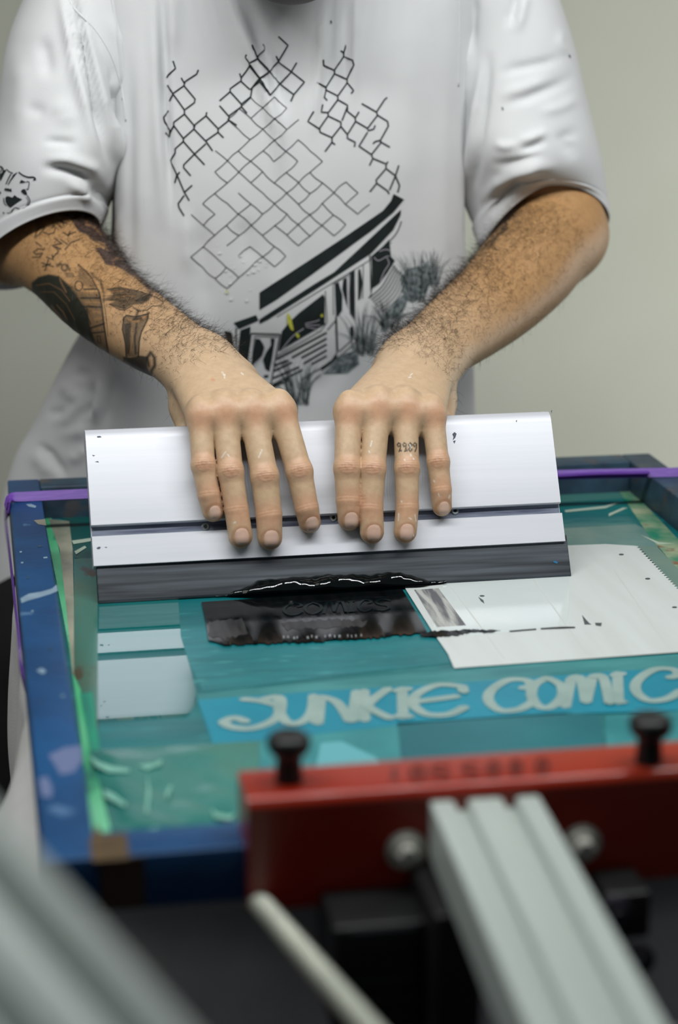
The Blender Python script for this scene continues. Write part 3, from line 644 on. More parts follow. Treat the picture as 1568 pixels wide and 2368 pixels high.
def surface_nets(fn, lo, hi, h, coarse=8, band=1.9):
    lo = np.asarray(lo, float); n = np.ceil((np.asarray(hi)-lo)/h/coarse).astype(int)*coarse+1
    cn = (n-1)//coarse
    g = np.stack(np.meshgrid(*[np.arange(c)+.5 for c in cn], indexing='ij'), -1).reshape(-1, 3)
    dc = fn(lo+g*h*coarse)
    near = np.abs(dc) < band*h*coarse*.9
    Vv = np.full(n, 1.0, np.float32)
    blk = np.where(dc < 0, -1.0, 1.0).reshape(cn)
    Vv[:-1, :-1, :-1] = np.kron(blk, np.ones((coarse,)*3)).astype(np.float32)
    idx = g[near].astype(int); r = np.arange(coarse+1)
    off = np.stack(np.meshgrid(r, r, r, indexing='ij'), -1).reshape(-1, 3)
    for s in range(0, len(idx), 400):
        q = (idx[s:s+400, None, :]*coarse+off[None]).reshape(-1, 3)
        Vv[q[:, 0], q[:, 1], q[:, 2]] = fn(lo+q*h)
    S = Vv < 0
    act = np.zeros(np.array(n)-1, np.int8)
    for i in (0, 1):
        for j in (0, 1):
            for k in (0, 1): act += S[i:n[0]-1+i, j:n[1]-1+j, k:n[2]-1+k]
    C = np.argwhere((act > 0) & (act < 8))
    ids = np.full(act.shape, -1, np.int32); ids[C[:, 0], C[:, 1], C[:, 2]] = np.arange(len(C))
    acc = np.zeros((len(C), 3)); cnt = np.zeros(len(C))
    for ax in range(3):
        o1, o2 = [a for a in range(3) if a != ax]
        for p in (0, 1):
            for q in (0, 1):
                a = C.copy(); a[:, o1] += p; a[:, o2] += q; b = a.copy(); b[:, ax] += 1
                va = Vv[a[:, 0], a[:, 1], a[:, 2]]; vb = Vv[b[:, 0], b[:, 1], b[:, 2]]; m = (va < 0) != (vb < 0)
                t = np.where(m, va/np.where(m, va-vb, 1), 0)
                pt = a.astype(float); pt[:, ax] += t; acc[m] += pt[m]; cnt[m] += 1
    X = lo+acc/cnt[:, None]*h
    Fc = []
    for ax in range(3):
        o1, o2 = [(1, 2), (2, 0), (0, 1)][ax]
        sl = [slice(0, m) for m in n]; sa = list(sl); sb = list(sl)
        sa[ax] = slice(0, n[ax]-1); sb[ax] = slice(1, n[ax])
        D = S[tuple(sa)] != S[tuple(sb)]
        E = np.argwhere(D); E = E[(E[:, o1] > 0) & (E[:, o2] > 0) & (E[:, o1] < n[o1]-1) & (E[:, o2] < n[o2]-1)]
        q = []
        for (p1, p2) in ((1, 1), (0, 1), (0, 0), (1, 0)):
            c = E.copy(); c[:, o1] -= p1; c[:, o2] -= p2; q.append(ids[c[:, 0], c[:, 1], c[:, 2]])
        q = np.stack(q, 1); flip = ~S[E[:, 0], E[:, 1], E[:, 2]]
        q[flip] = q[flip][:, ::-1]; Fc.append(q[(q >= 0).all(1)])
    for _ in range(2):                                               # pull the net onto the true surface
        d = fn(X); eps = h*.5; G = np.stack([fn(X+np.eye(3)[a]*eps)-fn(X-np.eye(3)[a]*eps) for a in range(3)], 1)/(2*eps)
        X = X-G*(np.clip(d, -h, h)/np.maximum((G*G).sum(1), .2))[:, None]
    return X, np.concatenate(Fc), G/np.maximum(np.linalg.norm(G, axis=1), 1e-6)[:, None]

def facep(px, py, n): return at_plane(px, py, Pq0+qn*(e+n), qn)       # a point n in front of the aluminium face
PXM = lambda p: proj(p)[2]/F                                           # metres per pixel at a point
HANDS = []
def make_arm(fingers, wrist, mids, elbow, upper, thumb, heel, ulnar, sign):
    """fingers: list of dicts with MCP, PIP, DIP, TIP pixels and half widths"""
    fs = []
    for f in fingers:
        (mx, my), (px, py), (dx, dy), (tx, ty) = f['p']; w = f['w']
        m = facep(mx, my, f['n'][0]); r = [f['w'][0]*PXM(m)]
        p = facep(px, py, f['n'][1]); d = facep(dx, dy, f['n'][2]); 
        wr = [w[0]*PXM(m), w[1]*PXM(p), w[2]*PXM(d)]
        t = facep(tx, ty, w[3]*PXM(d)-.0012); wr.append(w[3]*PXM(t))
        fs.append((m, p, d, t, wr))
    Wp = at_d(*wrist[:3]); Wr = wrist[3]*PXM(Wp)
    M = [(at_d(*q[:3]), q[3]*PXM(at_d(*q[:3])), q[4]) for q in mids]
    Ep = at_d(*elbow[:3]); Er = elbow[3]*PXM(Ep)
    Up = at_d(*upper[:3]); Ur = upper[3]*PXM(Up)
    knuckles = np.array([f[0] for f in fs]); back = nrm(np.cross(knuckles[3]-knuckles[0], Wp-knuckles.mean(0)))
    if back@(CAM-Wp) < 0: back = -back
    T = [at_d(*q[:3]) for q in thumb]; Tr = [q[3]*PXM(t) for q, t in zip(thumb, T)]
    hl = at_d(*heel[:3]); hlr = heel[3]*PXM(hl); ul = at_d(*ulnar[:3]); ulr = ulnar[3]*PXM(ul)
    raw = [(Wp, Wr, .74)]+M+[(Ep, Er, .95)]
    cc = catmull([np.array([*a, b, c]) for a, b, c in raw], 5); chain = [(q[:3], q[3], q[4]) for q in cc]
    def palm(P):
        d = None
        for i, (m, p, dd, t, wr) in enumerate(fs):
            base = Wp+(knuckles[i]-knuckles.mean(0))*.38-back*.001
            c = fcone(P, base, m-back*.0012, Wr*.62, wr[0]*1.04, back, .85, .98)
            d = c if d is None else smin(d, c, .012)
        for i in range(3):                                            # fill between the metacarpal heads
            a = (knuckles[i]+knuckles[i+1])/2-back*.0006
            d = smin(d, cone(P, Wp-back*.003, a, Wr*.6, .0106), .010)
            wa = fs[i][0]*.70+fs[i][1]*.30-qn*.0045; wb = fs[i+1][0]*.70+fs[i+1][1]*.30-qn*.0045
            d = smin(d, cone(P, a-back*.002, (wa+wb)/2, .0102, .0060), .008)
        d = smin(d, cone(P, Wp-back*.008, hl, Wr*.55, hlr), .014)
        d = smin(d, cone(P, hl, ul, hlr, ulr), .010)
        for i in range(len(T)-1): d = smin(d, cone(P, T[i], T[i+1], Tr[i], Tr[i+1]), .012 if i == 0 else .005)
        return d
    def armd(P):
        d = None
        for (a, ra, fa), (b, rb, fb) in zip(chain[:-1], chain[1:]):
            c = fcone(P, a, b, ra, rb, back, fa, fb); d = c if d is None else smin(d, c, .003)
        d = smin(d, cone(P, Ep, Up, Er, Ur), .03)
        return d
    def fn(P):
        d = palm(P); da = armd(P); base = smin(d, da, .022); out = base
        for i, (m, p, dd, t, wr) in enumerate(fs):
            q = smin(cone(P, m, p, wr[0]*.94, wr[1]*.97), cone(P, p, dd, wr[1]*.98, wr[2]*.97), .0012)
            q = smin(q, cone(P, dd, t, wr[2]*.99, wr[3]), .001)
            q = smin(q, cone(P, p+qn*.0012, p+(dd-p)*.02+qn*.0012, wr[1]*.97, wr[1]*.97), .003)
            kn = cone(P, m+back*.0046-(p-m)*.10, m+back*.0040+(p-m)*.02, .0072, .0072)
            qq = smin(base, q, .006); qq = smin(qq, kn, .007)
            out = np.minimum(out, qq)
        return out
    pts = [w for f in fs for w in f[:4]]+[c[0] for c in chain]+T+[hl, ul]+[Ep+(Up-Ep)*.55]
    pts = np.array(pts); lo = pts.min(0)-.05; hi = pts.max(0)+.05
    cut_n = nrm(Up-Ep); cut_p = Ep+(Up-Ep)*.45
    def fn2(P): return np.maximum(fn(P), (P-cut_p)@cut_n)
    X, Q, N = surface_nets(fn2, lo, hi, .00085)
    # knuckle creases and tendons
    disp = np.zeros(len(X))
    for (m, p, dd, t, wr) in fs:
        ax = nrm(dd-m); rel = X-p; s = rel@ax; rad = np.linalg.norm(rel-s[:, None]*ax, axis=1)
        dors = N@qn > .25; near = (rad < wr[1]*1.35) & dors
        lat = rel@qx
        for s0, amp, bow in ((-.0046, .00022, .5), (-.0026, .00035, .35), (-.0004, .00045, .1), (.0022, .00035, -.3), (.0042, .00022, -.5)):
            disp -= np.where(near, 1.7*amp*np.exp(-((s-s0-bow*.0022*(1-(lat/.007)**2))/.0007)**2)*np.exp(-(lat/.0065)**2), 0)
        disp += np.where(near, .0005*np.exp(-(s/.005)**2)*np.exp(-(lat/.006)**2), 0)
        rel = X-dd; s = rel@ax; near = (np.linalg.norm(rel, axis=1) < wr[2]*1.5) & dors
        for s0, amp in ((-.0015, .00022), (.0006, .00026)):
            disp -= np.where(near, 0.8*amp*np.exp(-((s-s0)/.0006)**2), 0)
    X = X+N*disp[:, None]
    HANDS.append(dict(fs=fs, back=back, chain=chain, fn=fn, W=Wp))
    return X, Q, N, fs, back, chain
hand_r = dict(fingers=[   # the hand on the left of the picture: index, middle, ring, little
    dict(p=[(650, 948), (692, 1090), (709, 1174), (716, 1207)], w=[33, 31, 28.5, 26], n=[.0185, .0180, .0128]),
    dict(p=[(583, 950), (612, 1102), (622, 1190), (624, 1243)], w=[33.5, 32.5, 31, 29], n=[.0195, .0190, .0135]),
    dict(p=[(519, 950), (533, 1090), (547, 1178), (556, 1240)], w=[32, 30, 28.5, 28], n=[.0185, .0178, .0128]),
    dict(p=[(464, 962), (470, 1076), (483, 1143), (493, 1182)], w=[31.5, 28, 27, 25], n=[.0160, .0155, .0120])],
    wrist=(455, 836, 1.600, 76), mids=[(363, 785, 1.640, 90, .85), (236, 692, 1.692, 99, .92), (142, 592, 1.742, 108, .95)],
    elbow=(28, 548, 1.800, 92), upper=(200, 60, 1.850, 100),
    thumb=[(560, 880, 1.595, 40), (640, 985, 1.600, 36), (650, 1080, 1.595, 31), (655, 1130, 1.590, 28)],
    heel=(432, 940, 1.585, 36), ulnar=(428, 992, 1.575, 22), sign=1)
hand_l = dict(fingers=[
    dict(p=[(806, 950), (803, 1083), (806, 1156), (808, 1200)], w=[32, 31.5, 30, 27], n=[.0185, .0180, .0128]),
    dict(p=[(873, 940), (861, 1085), (858, 1174), (860, 1230)], w=[33, 31, 28.5, 28], n=[.0195, .0190, .0135]),
    dict(p=[(938, 942), (941, 1083), (942, 1172), (937, 1229)], w=[31, 29, 27, 27], n=[.0185, .0178, .0128]),
    dict(p=[(1000, 958), (1013, 1068), (1020, 1132), (1022, 1171)], w=[29, 26, 25, 23], n=[.0160, .0155, .0120])],
    wrist=(972, 832, 1.640, 78), mids=[(1054, 768, 1.685, 93, .85), (1152, 690, 1.740, 104, .92), (1232, 606, 1.785, 112, .95)],
    elbow=(1300, 543, 1.83, 90), upper=(1190, 60, 1.870, 100),
    thumb=[(890, 880, 1.640, 40), (815, 985, 1.640, 36), (805, 1080, 1.632, 31), (800, 1130, 1.625, 28)],
    heel=(1015, 930, 1.625, 36), ulnar=(1030, 966, 1.612, 22), sign=-1)
XR, QR, NR, fsR, bkR, chR = make_arm(**hand_r)
XL, QL2, NL, fsL, bkL, chL = make_arm(**hand_l)

# torso, shoulders, neck and head (under the shirt and above the picture)
neck = at_y(655, -170, .83); headc = at_y(655, -365, .77); chest = at_y(670, 250, .90); belly = at_y(670, 900, .93); pelvis = at_y(665, 1330, .95)
shR = at_y(245, -70, .90); shL = at_y(1130, -70, .90); elR = chR[-1][0]; elL = chL[-1][0]
def body(P):
    d = fcone(P, chest, belly, .150, .140, np.array([0, 1., 0]), .60, .66)
    d = smin(d, fcone(P, belly, pelvis, .140, .150, np.array([0, 1., 0]), .66, .70), .04)
    d = smin(d, fcone(P, shR, shL, .040, .040, np.array([0, 1., 0]), .9, .9), .06)
    d = smin(d, cone(P, chest+np.array([0, 0, .12]), neck, .075, .056), .05)
    d = smin(d, cone(P, neck, headc+np.array([0, .02, -.03]), .055, .056), .02)
    d = smin(d, ell(P, headc, np.array([.074, .096, .112])), .02)
    d = smin(d, ell(P, headc+np.array([0, -.045, -.075]), np.array([.050, .050, .052])), .03)      # jaw
    d = smin(d, ell(P, headc+np.array([0, -.098, -.018]), np.array([.014, .020, .026])), .012)     # nose
    for s in (-1, 1):
        d = smin(d, ell(P, headc+np.array([s*.076, .008, -.012]), np.array([.010, .020, .032])), .006)  # ears
        d = np.maximum(d, -ell(P, headc+np.array([s*.032, -.097, .010]), np.array([.018, .012, .010])))  # eye sockets
        d = smin(d, ell(P, headc+np.array([s*.032, -.074, .010]), np.array([.014, .012, .011])), .004)
    d = smin(d, ell(P, headc+np.array([0, -.092, -.058]), np.array([.026, .010, .008])), .004)      # lips
    d = smin(d, cone(P, shR, elR, .042, chR[-1][1]*.93), .03)
    d = smin(d, cone(P, shL, elL, .042, chL[-1][1]*.93), .03)
    cR = elR+(shR-elR)*.12; cL = elL+(shL-elL)*.12
    d = np.where((P-cR)@nrm(elR-shR) > 0, np.maximum(d, (P-cR)@nrm(elR-shR)), d)
    d = np.where((P-cL)@nrm(elL-shL) > 0, np.maximum(d, (P-cL)@nrm(elL-shL)), d)
    return d
XB, QB, NB = surface_nets(body, (-.12, .62, H-.25), (.66, 1.16, H+.75), .006, coarse=4, band=2.6)

# skin colours: tan, reddened knuckles, tattoo ink, plus shade painted into knuckle creases
TAN = np.array(srgb(174, 135, 92)[:3]); PALE = np.array(srgb(194, 167, 136)[:3]); RED = np.array(srgb(200, 134, 104)[:3]); INK = np.array(srgb(26, 30, 28)[:3])
def mixc(c, col, a): return c*(1-a[:, None])+np.asarray(col)*a[:, None]
def pigment(X, N, fs, ch):
    ax = nrm(ch[-1][0]-ch[0][0]); s = (X-ch[0][0])@ax
    t = np.clip((s+.02)/.13, 0, 1); c = PALE*(1-t[:, None])+TAN*t[:, None]
    ns = np.sin(X[:, 0]*310+X[:, 2]*190)*np.sin(X[:, 1]*270+X[:, 2]*330)
    c = c*(1+.03*ns[:, None])
    for (m, p, dd, tt, wr) in fs:
        for q, r, a in ((m+(p-m)*.10, .007, .46), (p, .006, .36), (dd+(tt-dd)*.15, .008, .40)):
            dist = np.linalg.norm(X-q-qn*.008, axis=1); c = mixc(c, RED, a*np.exp(-(np.maximum(dist-.004, 0)/r)**2))
        ax_ = nrm(tt-dd); rl = X-tt-ax_*.0006; al_ = rl@ax_; la_ = rl@np.cross(ax_, qn); ring = np.hypot(al_/.0072, la_/(wr[3]*.72)); c = mixc(c, srgb(150, 92, 66)[:3], np.where((N@qn > .1) & (np.linalg.norm(rl, axis=1) < .016), .5*np.exp(-((ring-1)/.22)**2), 0))
        dist = np.linalg.norm(X-(tt-qn*.004), axis=1); c = mixc(c, srgb(190, 150, 84)[:3], .55*np.exp(-(dist/.0075)**2))
    return c
cR_ = pigment(XR, NR, fsR, chR); cL_ = pigment(XL, NL, fsL, chL)
def ink(c, X, N, shapes, T):
    x, y, z = proj(X); fac = ((N*(CAM-X)).sum(1) > -.0) ; x0 = T[0]; y0 = T[1]; k = T[2]
    u = (x-x0)*k; v = (y-y0)*k
    for sh in shapes:
        kind, pts, w, a = sh[:4]; col = np.array(sh[4]) if len(sh) > 4 else INK
        if kind == 'L': al = np.clip(1.15-seg_dist(u, v, pts)/w, 0, 1)
        else:
            ins = in_poly(u, v, pts); dd = seg_dist(u, v, pts, True); al = np.clip(.5+np.where(ins, dd, -dd)/w, 0, 1)
        c = mixc(c, col, np.where(fac, al*a, 0))
    return c
PUR = srgb(58, 46, 48)[:3]; SK = srgb(176, 128, 82)[:3]; GRN = srgb(24, 34, 28)[:3]
tat = [
 ('P', [(60,800),(130,740),(240,710),(350,730),(430,800),(520,900),(590,1000),(650,1100),(680,1250),(740,1450),(870,1590),(740,1540),(560,1420),(380,1270),(180,1060),(60,900)], 22, .97, GRN),
 ('L', [(270,1050),(340,1130),(420,1250)], 12, .45, SK), ('L', [(330,1040),(400,1120),(440,1200)], 10, .4, SK), ('L', [(250,1090),(330,1200)], 9, .4, SK),
 ('L', [(360,760),(390,830),(430,900)], 12, .35, SK), ('L', [(110,830),(250,810),(380,880),(470,1000)], 9, .25, SK), ('L', [(150,900),(300,900),(430,1030),(520,1200)], 8, .22, SK),
 ('P', [(430,800),(600,900),(790,900),(820,1100),(850,1300),(880,1560),(740,1480),(660,1250),(600,1010)], 14, .58, INK),
 ('L', [(620,872),(750,870)], 15, .9), ('L', [(590,965),(790,965)], 16, .9), ('L', [(590,1055),(800,1062)], 15, .9), ('L', [(690,1285),(830,1240)], 15, .9), ('L', [(700,1340),(830,1325)], 12, .85),
 ('L', [(610,910),(760,915)], 10, .4, SK), ('L', [(640,1010),(790,1010)], 12, .4, SK), ('L', [(720,1110),(800,1120)], 18, .4, SK), ('L', [(740,1190),(810,1180)], 16, .4, SK), ('L', [(720,1300),(810,1285)], 8, .35, SK),
 ('L', [(560,610),(640,680),(700,750),(780,900),(810,1050),(830,1250),(880,1560)], 13, .85), ('L', [(700,700),(790,790),(830,900),(830,1000)], 20, .55), ('L', [(800,770),(820,900)], 12, .5), ('L', [(830,1000),(860,1200),(875,1370)], 8, .6),
 ('P', [(560,620),(640,690),(720,800),(740,860),(640,840),(560,760)], 26, .5), ('L', [(565+42*math.cos(q),835+50*math.sin(q)) for q in np.linspace(0,6.28,14)], 10, .8),
 ('L', [(410+30*math.cos(q),640+34*math.sin(q)) for q in np.linspace(0,6.28,12)], 16, .8), ('L', [(335,620),(370,600)], 22, .8), ('L', [(440,610),(470,670)], 12, .8), ('P', [(400,690),(500,690),(520,740),(440,750)], 14, .5),
 ('L', [(650,1080),(660,1180),(690,1240)], 12, .7), ('L', [(760,1370),(770,1440),(800,1450),(790,1370),(765,1370)], 9, .7),
 ('P', [(400,72),(650,84),(760,170),(880,300),(1000,420),(1120,560),(1240,680),(1340,780),(1470,870),(1500,930),(1380,900),(1270,840),(1190,770),(1100,710),(1040,660),(960,630),(850,610),(800,520),(740,440),(790,425),(870,460),(840,380),(720,350),(660,290),(560,255),(520,190),(470,115)], 16, .9, PUR),
 ('P', [(1270,830),(1380,900),(1330,940),(1290,890)], 14, .6, PUR),
 ('L', [(600,105),(650,130),(640,180),(720,200),(800,290)], 13, .5, SK), ('L', [(560,130),(600,160)], 10, .8), ('L', [(1060,545),(960,540),(920,575),(940,620)], 11, .45, SK), ('L', [(1100,600),(1000,560),(960,590),(1010,640)], 8, .8), ('L', [(880,330),(960,430),(1060,530)], 9, .5, INK), ('L', [(800,250),(840,330),(900,390)], 10, .6, INK), ('L', [(1150,720),(1220,770),(1300,800)], 9, .5, SK), ('L', [(520,180),(560,220),(640,270),(700,340),(760,370),(830,400),(860,460)], 9, .75), ('L', [(740,440),(800,430),(860,480),(990,500)], 8, .6),
 ('P', [(870,870),(1000,850),(1200,890),(1350,940),(1300,990),(1250,1030),(1130,1040),(1050,1090),(1000,1080),(890,1030),(940,1000),(820,980),(930,930)], 22, .75),
 ('L', [(860,875),(1000,850),(1200,890),(1400,960),(1465,1010),(1440,1050),(1350,1050),(1290,1095),(1200,1105),(1130,1050),(1050,1095),(1000,1090),(890,1030)], 9, .85), ('P', [(1230,940),(1330,960),(1300,1000),(1160,1000)], 20, .7),
 ('L', [(820,945),(1000,930),(1120,960)], 8, .6), ('L', [(820,990),(960,985),(1080,1000)], 8, .7), ('L', [(900,1030),(1000,1060),(1060,1070)], 9, .6), ('L', [(900,900),(1040,890)], 6, .45, SK), ('L', [(950,960),(1080,940),(1160,950)], 6, .5, SK),
 ('L', [(1200,1100),(1175,1160)], 24, .8), ('P', [(1040,1180),(1070,1150),(1170,1160),(1300,1130),(1310,1170),(1230,1330),(1210,1420),(1200,1590),(1070,1590),(1060,1450),(1030,1300)], 10, .62),
 ('L', [(1070,1590),(1060,1450),(1030,1300),(1040,1180),(1070,1150),(1170,1165),(1305,1132),(1300,1190),(1230,1330),(1210,1420),(1200,1590)], 11, .9), ('L', [(1085,1190),(1160,1220),(1230,1190),(1280,1160)], 14, .55, SK), ('L', [(1150,1190),(1230,1185)], 20, .8),
 ('P', [(1045,1240),(1120,1230),(1110,1400),(1120,1560),(1075,1560),(1060,1420)], 16, .7), ('L', [(1180,1240),(1160,1400),(1170,1560)], 16, .75), ('L', [(1130,1290),(1135,1420),(1110,1550)], 10, .4, SK),
 ('P', [(1035,1590),(1110,1600),(1220,1580),(1300,1590),(1290,1700),(1340,1800),(1200,1740),(1040,1640)], 14, .9), ('L', [(1310,1690),(1295,1600),(1330,1545),(1370,1600),(1375,1680),(1340,1740),(1330,1790)], 26, .88), ('L', [(1320,1700),(1335,1620)], 12, .5, SK),
]
for pts in ([(190,450),(130,440),(80,475),(110,500),(175,485),(150,530),(70,530)], [(105,370),(160,410)], [(200,215),(150,215),(110,260),(100,310),(140,290),(195,225)], [(190,265),(240,285),(300,270),(315,220)], [(275,215),(300,190)], [(330,170),(380,215)], [(360,140),(440,175)], [(380,130),(400,190)],
            [(170,590),(290,630)], [(240,555),(205,665)], [(180,630),(260,600)], [(220,530),(290,555),(280,505)], [(290,530),(350,465),(330,440),(285,405)], [(300,400),(380,385),(310,330)], [(370,340),(440,390)], [(400,265),(455,305),(470,250)], [(420,445),(480,375),(570,340)], [(450,290),(530,260)], [(320,420),(370,440)]):
    tat.append(('L', pts, 12, .85))
cR_ = ink(cR_, XR, NR, tat, (60, 480, 4.612))
cL_ = ink(cL_, XL, NL, [('L', [(1177,497),(1168,510),(1172,520),(1160,530)], 4, .8), ('L', [(1160,530),(1172,529),(1150,545),(1136,566)], 4.5, .75), ('L', [(1150,515),(1140,545)], 3, .5),
     ('L', [(1118,575),(1140,552)], 4, .6)], (0, 0, 1))
dig = []
for x0, ch in ((919, '9'), (926.5, '.'), (932, '9'), (940, '.'), (945, '8'), (956, '9')):
    if ch == '.': dig.append(('L', [(x0, 1042), (x0+1, 1042)], 3.2, .95))
    if ch == '9': dig.append(('L', [(x0+7, 1030), (x0+2, 1033), (x0, 1028), (x0+3, 1024), (x0+7, 1027), (x0+7, 1036), (x0+4, 1044)], 2.2, .95))
    if ch == '8': dig.append(('L', [(x0+4, 1034), (x0, 1029), (x0+4, 1024), (x0+8, 1029), (x0+4, 1034), (x0, 1039), (x0+4, 1044), (x0+8, 1039), (x0+4, 1034)], 2.2, .95))
cL_ = ink(cL_, XL, NL, dig, (0, 0, 1))
rs = random.Random(3)
MOLE = srgb(120, 70, 40)[:3]
cL_ = ink(cL_, XL, NL, [('L', [(x, y), (x+.5, y)], r, .7, MOLE) for x, y, r in ((1181, 673, 4), (1109, 709, 3.5), (1040, 705, 2.5), (1098, 741, 3), (1176, 617, 2.5), (1053, 826, 2))], (0, 0, 1))
CREASE_SHADE = srgb(150, 96, 74)[:3]  # darker strokes put the shade of the finger creases into the skin colour
def creases(c, X, N, spots):
    L = []
    for x, y, w in spots:
        for dy, k, b in ((-9, .6, -4), (-3, .9, -2), (3, .95, 2), (10, .75, 5)): L.append(('L', [(x-w*k, y+dy-b*.6), (x, y+dy+b*.6), (x+w*k, y+dy-b*.5)], 2.6, .36, CREASE_SHADE))
        L.append(('L', [(x-3, y-3), (x+4, y+2)], 6, .28, CREASE_SHADE))
    return ink(c, X, N, L, (0, 0, 1))
cR_ = creases(cR_, XR, NR, [(692, 1092, 20), (614, 1102, 22), (533, 1092, 20), (470, 1078, 18)]); cL_ = creases(cL_, XL, NL, [(803, 1083, 21), (861, 1085, 21), (941, 1084, 20), (1012, 1070, 16)])
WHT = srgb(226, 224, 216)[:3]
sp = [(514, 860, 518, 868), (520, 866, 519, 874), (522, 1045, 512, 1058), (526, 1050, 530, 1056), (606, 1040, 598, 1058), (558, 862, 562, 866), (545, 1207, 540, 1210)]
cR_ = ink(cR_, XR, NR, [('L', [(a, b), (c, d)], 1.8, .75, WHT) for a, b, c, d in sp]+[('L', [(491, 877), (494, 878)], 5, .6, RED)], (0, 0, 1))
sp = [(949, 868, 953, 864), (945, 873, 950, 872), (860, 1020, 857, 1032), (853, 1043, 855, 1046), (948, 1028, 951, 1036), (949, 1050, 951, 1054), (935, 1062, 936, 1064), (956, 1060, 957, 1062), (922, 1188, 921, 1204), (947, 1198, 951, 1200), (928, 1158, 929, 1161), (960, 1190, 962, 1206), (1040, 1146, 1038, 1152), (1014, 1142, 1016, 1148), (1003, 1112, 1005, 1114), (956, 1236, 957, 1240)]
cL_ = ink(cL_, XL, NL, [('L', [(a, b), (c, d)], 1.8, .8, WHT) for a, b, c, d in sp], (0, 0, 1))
skin_m = mat('skin', srgb(200, 150, 110), .46, c2=(.90, .86, .84, 1), scale=240, attr='pigment', bump=.00010, bscale=900, sss=.06, lo=.3, hi=.7)
XB_, cB = XB, np.tile(TAN, (len(XB), 1))
bx, by = 0, 0
hairy = ((XB-headc)@np.array([0, .35, 1.0]) > .045) | (((XB-headc)[:, 2] < -.045) & ((XB-headc)[:, 1] < -.005) & ((XB-headc)[:, 2] > -.14) & ((XB-neck)[:, 2] > 0))
hairy &= XB[:, 2] > neck[2]
qq_ = XB-headc; hairy |= (qq_[:, 2] > -.19) & (qq_[:, 2] < -.045) & (qq_[:, 1] < .03)
cB[hairy] = srgb(40, 30, 24)[:3]
AX = np.concatenate([XR, XL, XB]); AQ = np.concatenate([QR, QL2+len(XR), QB+len(XR)+len(XL)]); AC = np.concatenate([cR_, cL_, cB])
foot = np.array([.25, .97, 0.0])
person = obj('person', AX, AQ, skin_m, smooth=True, loc=foot)
at = person.data.attributes.new('pigment', 'FLOAT_COLOR', 'POINT')
at.data.foreach_set('color', np.concatenate([AC, np.ones((len(AC), 1))], 1).astype(np.float32).ravel())
tag(person, 'person in white printed t-shirt with tattooed forearm, pressing the squeegee with both hands', 'person')

# fingernails
nail_m = mat('fingernail', srgb(208, 174, 156), .25, c2=srgb(198, 162, 144), scale=90, ior=1.5)
def nails(fs, fn, back):
    for k, (m, p, dd, t, wr) in enumerate(fs):
        ax = nrm(t-dd); nn = nrm(qn-ax*np.dot(qn, ax)); sx = np.cross(ax, nn)
        w = wr[3]*.62; l0 = -.0050; l1 = .0058
        if k == 3: w *= .92; l0 *= .8; l1 *= .9
        V = []; na, nb = 11, 12
        for i in range(nb):
            v = i/(nb-1)
            for j in range(na):
                u = j/(na-1)*2-1
                ww = w*(1-.10*abs(2*v-1)**2)*(1 if .12 < v < .9 else (.93 if v > .1 else .86))
                yy = l0+(l1-l0)*v+(-.0022*(1-u*u) if v < .2 else 0)*(1-v/.2)+(.0012*(1-u*u))*max(0, (v-.6)/.4)
                V.append(t+ax*yy+sx*u*ww+nn*wr[3]*1.4)
        V = np.array(V)
        for _ in range(40):
            V = V-nn*np.clip(fn(V), -.002, .002)[:, None]*.8
        V = V+nn*.00032
        edge = np.array([(j in (0, na-1)) or (i in (0, nb-1)) for i in range(nb) for j in range(na)])
        V[edge] -= nn*.0006
        obj('fingernail', V, [(i*na+j, i*na+j+1, (i+1)*na+j+1, (i+1)*na+j) for i in range(nb-1) for j in range(na-1)], nail_m, person, smooth=True)
nails(fsR, HANDS[0]['fn'], bkR); nails(fsL, HANDS[1]['fn'], bkL)

# hair on the forearms
hair_m = mat('dark_hair', srgb(34, 24, 18), .5)
mb = []; HV = []; HF = []
def grow(X, N, ch, count, seed, side):
    r = np.random.default_rng(seed)
    ax = nrm(ch[0][0]-ch[-1][0]); s = (X-ch[-1][0])@ax; L = np.linalg.norm(ch[0][0]-ch[-1][0])
    upn = N@up; fc = (N*(CAM-X)).sum(1)/np.linalg.norm(CAM-X, axis=1)
    d0 = (X-ch[0][0])@ax
    wgt = np.clip((s-.005)/.07, 0, 1)*np.clip((.034-d0)/.03, 0, 1)*(np.exp(-((upn-.75)/.45)**2)*1.0+.17)*np.where(fc > -.5, 1, .1)
    wgt *= np.where(N@side < -.2, .35, 1)
    wgt /= wgt.sum(); pick = r.choice(len(X), count, p=wgt)
    for i in pick:
        n = N[i]; a = ax-n*np.dot(ax, n); a = nrm(a+.5*r.normal(size=3)*np.array([1, 1, 1])); l = r.uniform(.006, .0145)*(1.4 if upn[i] > .6 else .85)
        P = []; p = X[i]-n*.0004; dirv = nrm(n*r.uniform(.5, 1.1)+a*r.uniform(.6, 1.1)); curl = r.normal(size=3)*.22
        for k in range(6):
            P.append(p); p = p+dirv*l/5; dirv = nrm(dirv+a*.16+curl*.8-n*.13)
        k0 = len(HV); wd = r.uniform(.00008, .00013)
        for k, q in enumerate(P):
            w = wd*(1-k/6.5); t = nrm(P[min(k+1, 5)]-P[max(k-1, 0)]); s1 = nrm(np.cross(t, [.31, .82, .48])); s2 = np.cross(t, s1)
            for g in range(3): HV.append(q+w*(math.cos(g*2.094)*s1+math.sin(g*2.094)*s2))
        for k in range(5):
            for g in range(3): HF.append((k0+k*3+g, k0+k*3+(g+1) % 3, k0+k*3+3+(g+1) % 3, k0+k*3+3+g))
grow(XR, NR, chR, 4200, 5, nrm(up)); grow(XL, NL, chL, 5000, 6, nrm(up))
o = obj('arm_hair', HV, HF, hair_m, person, label='dark hair on the forearms'); o['kind'] = 'stuff'

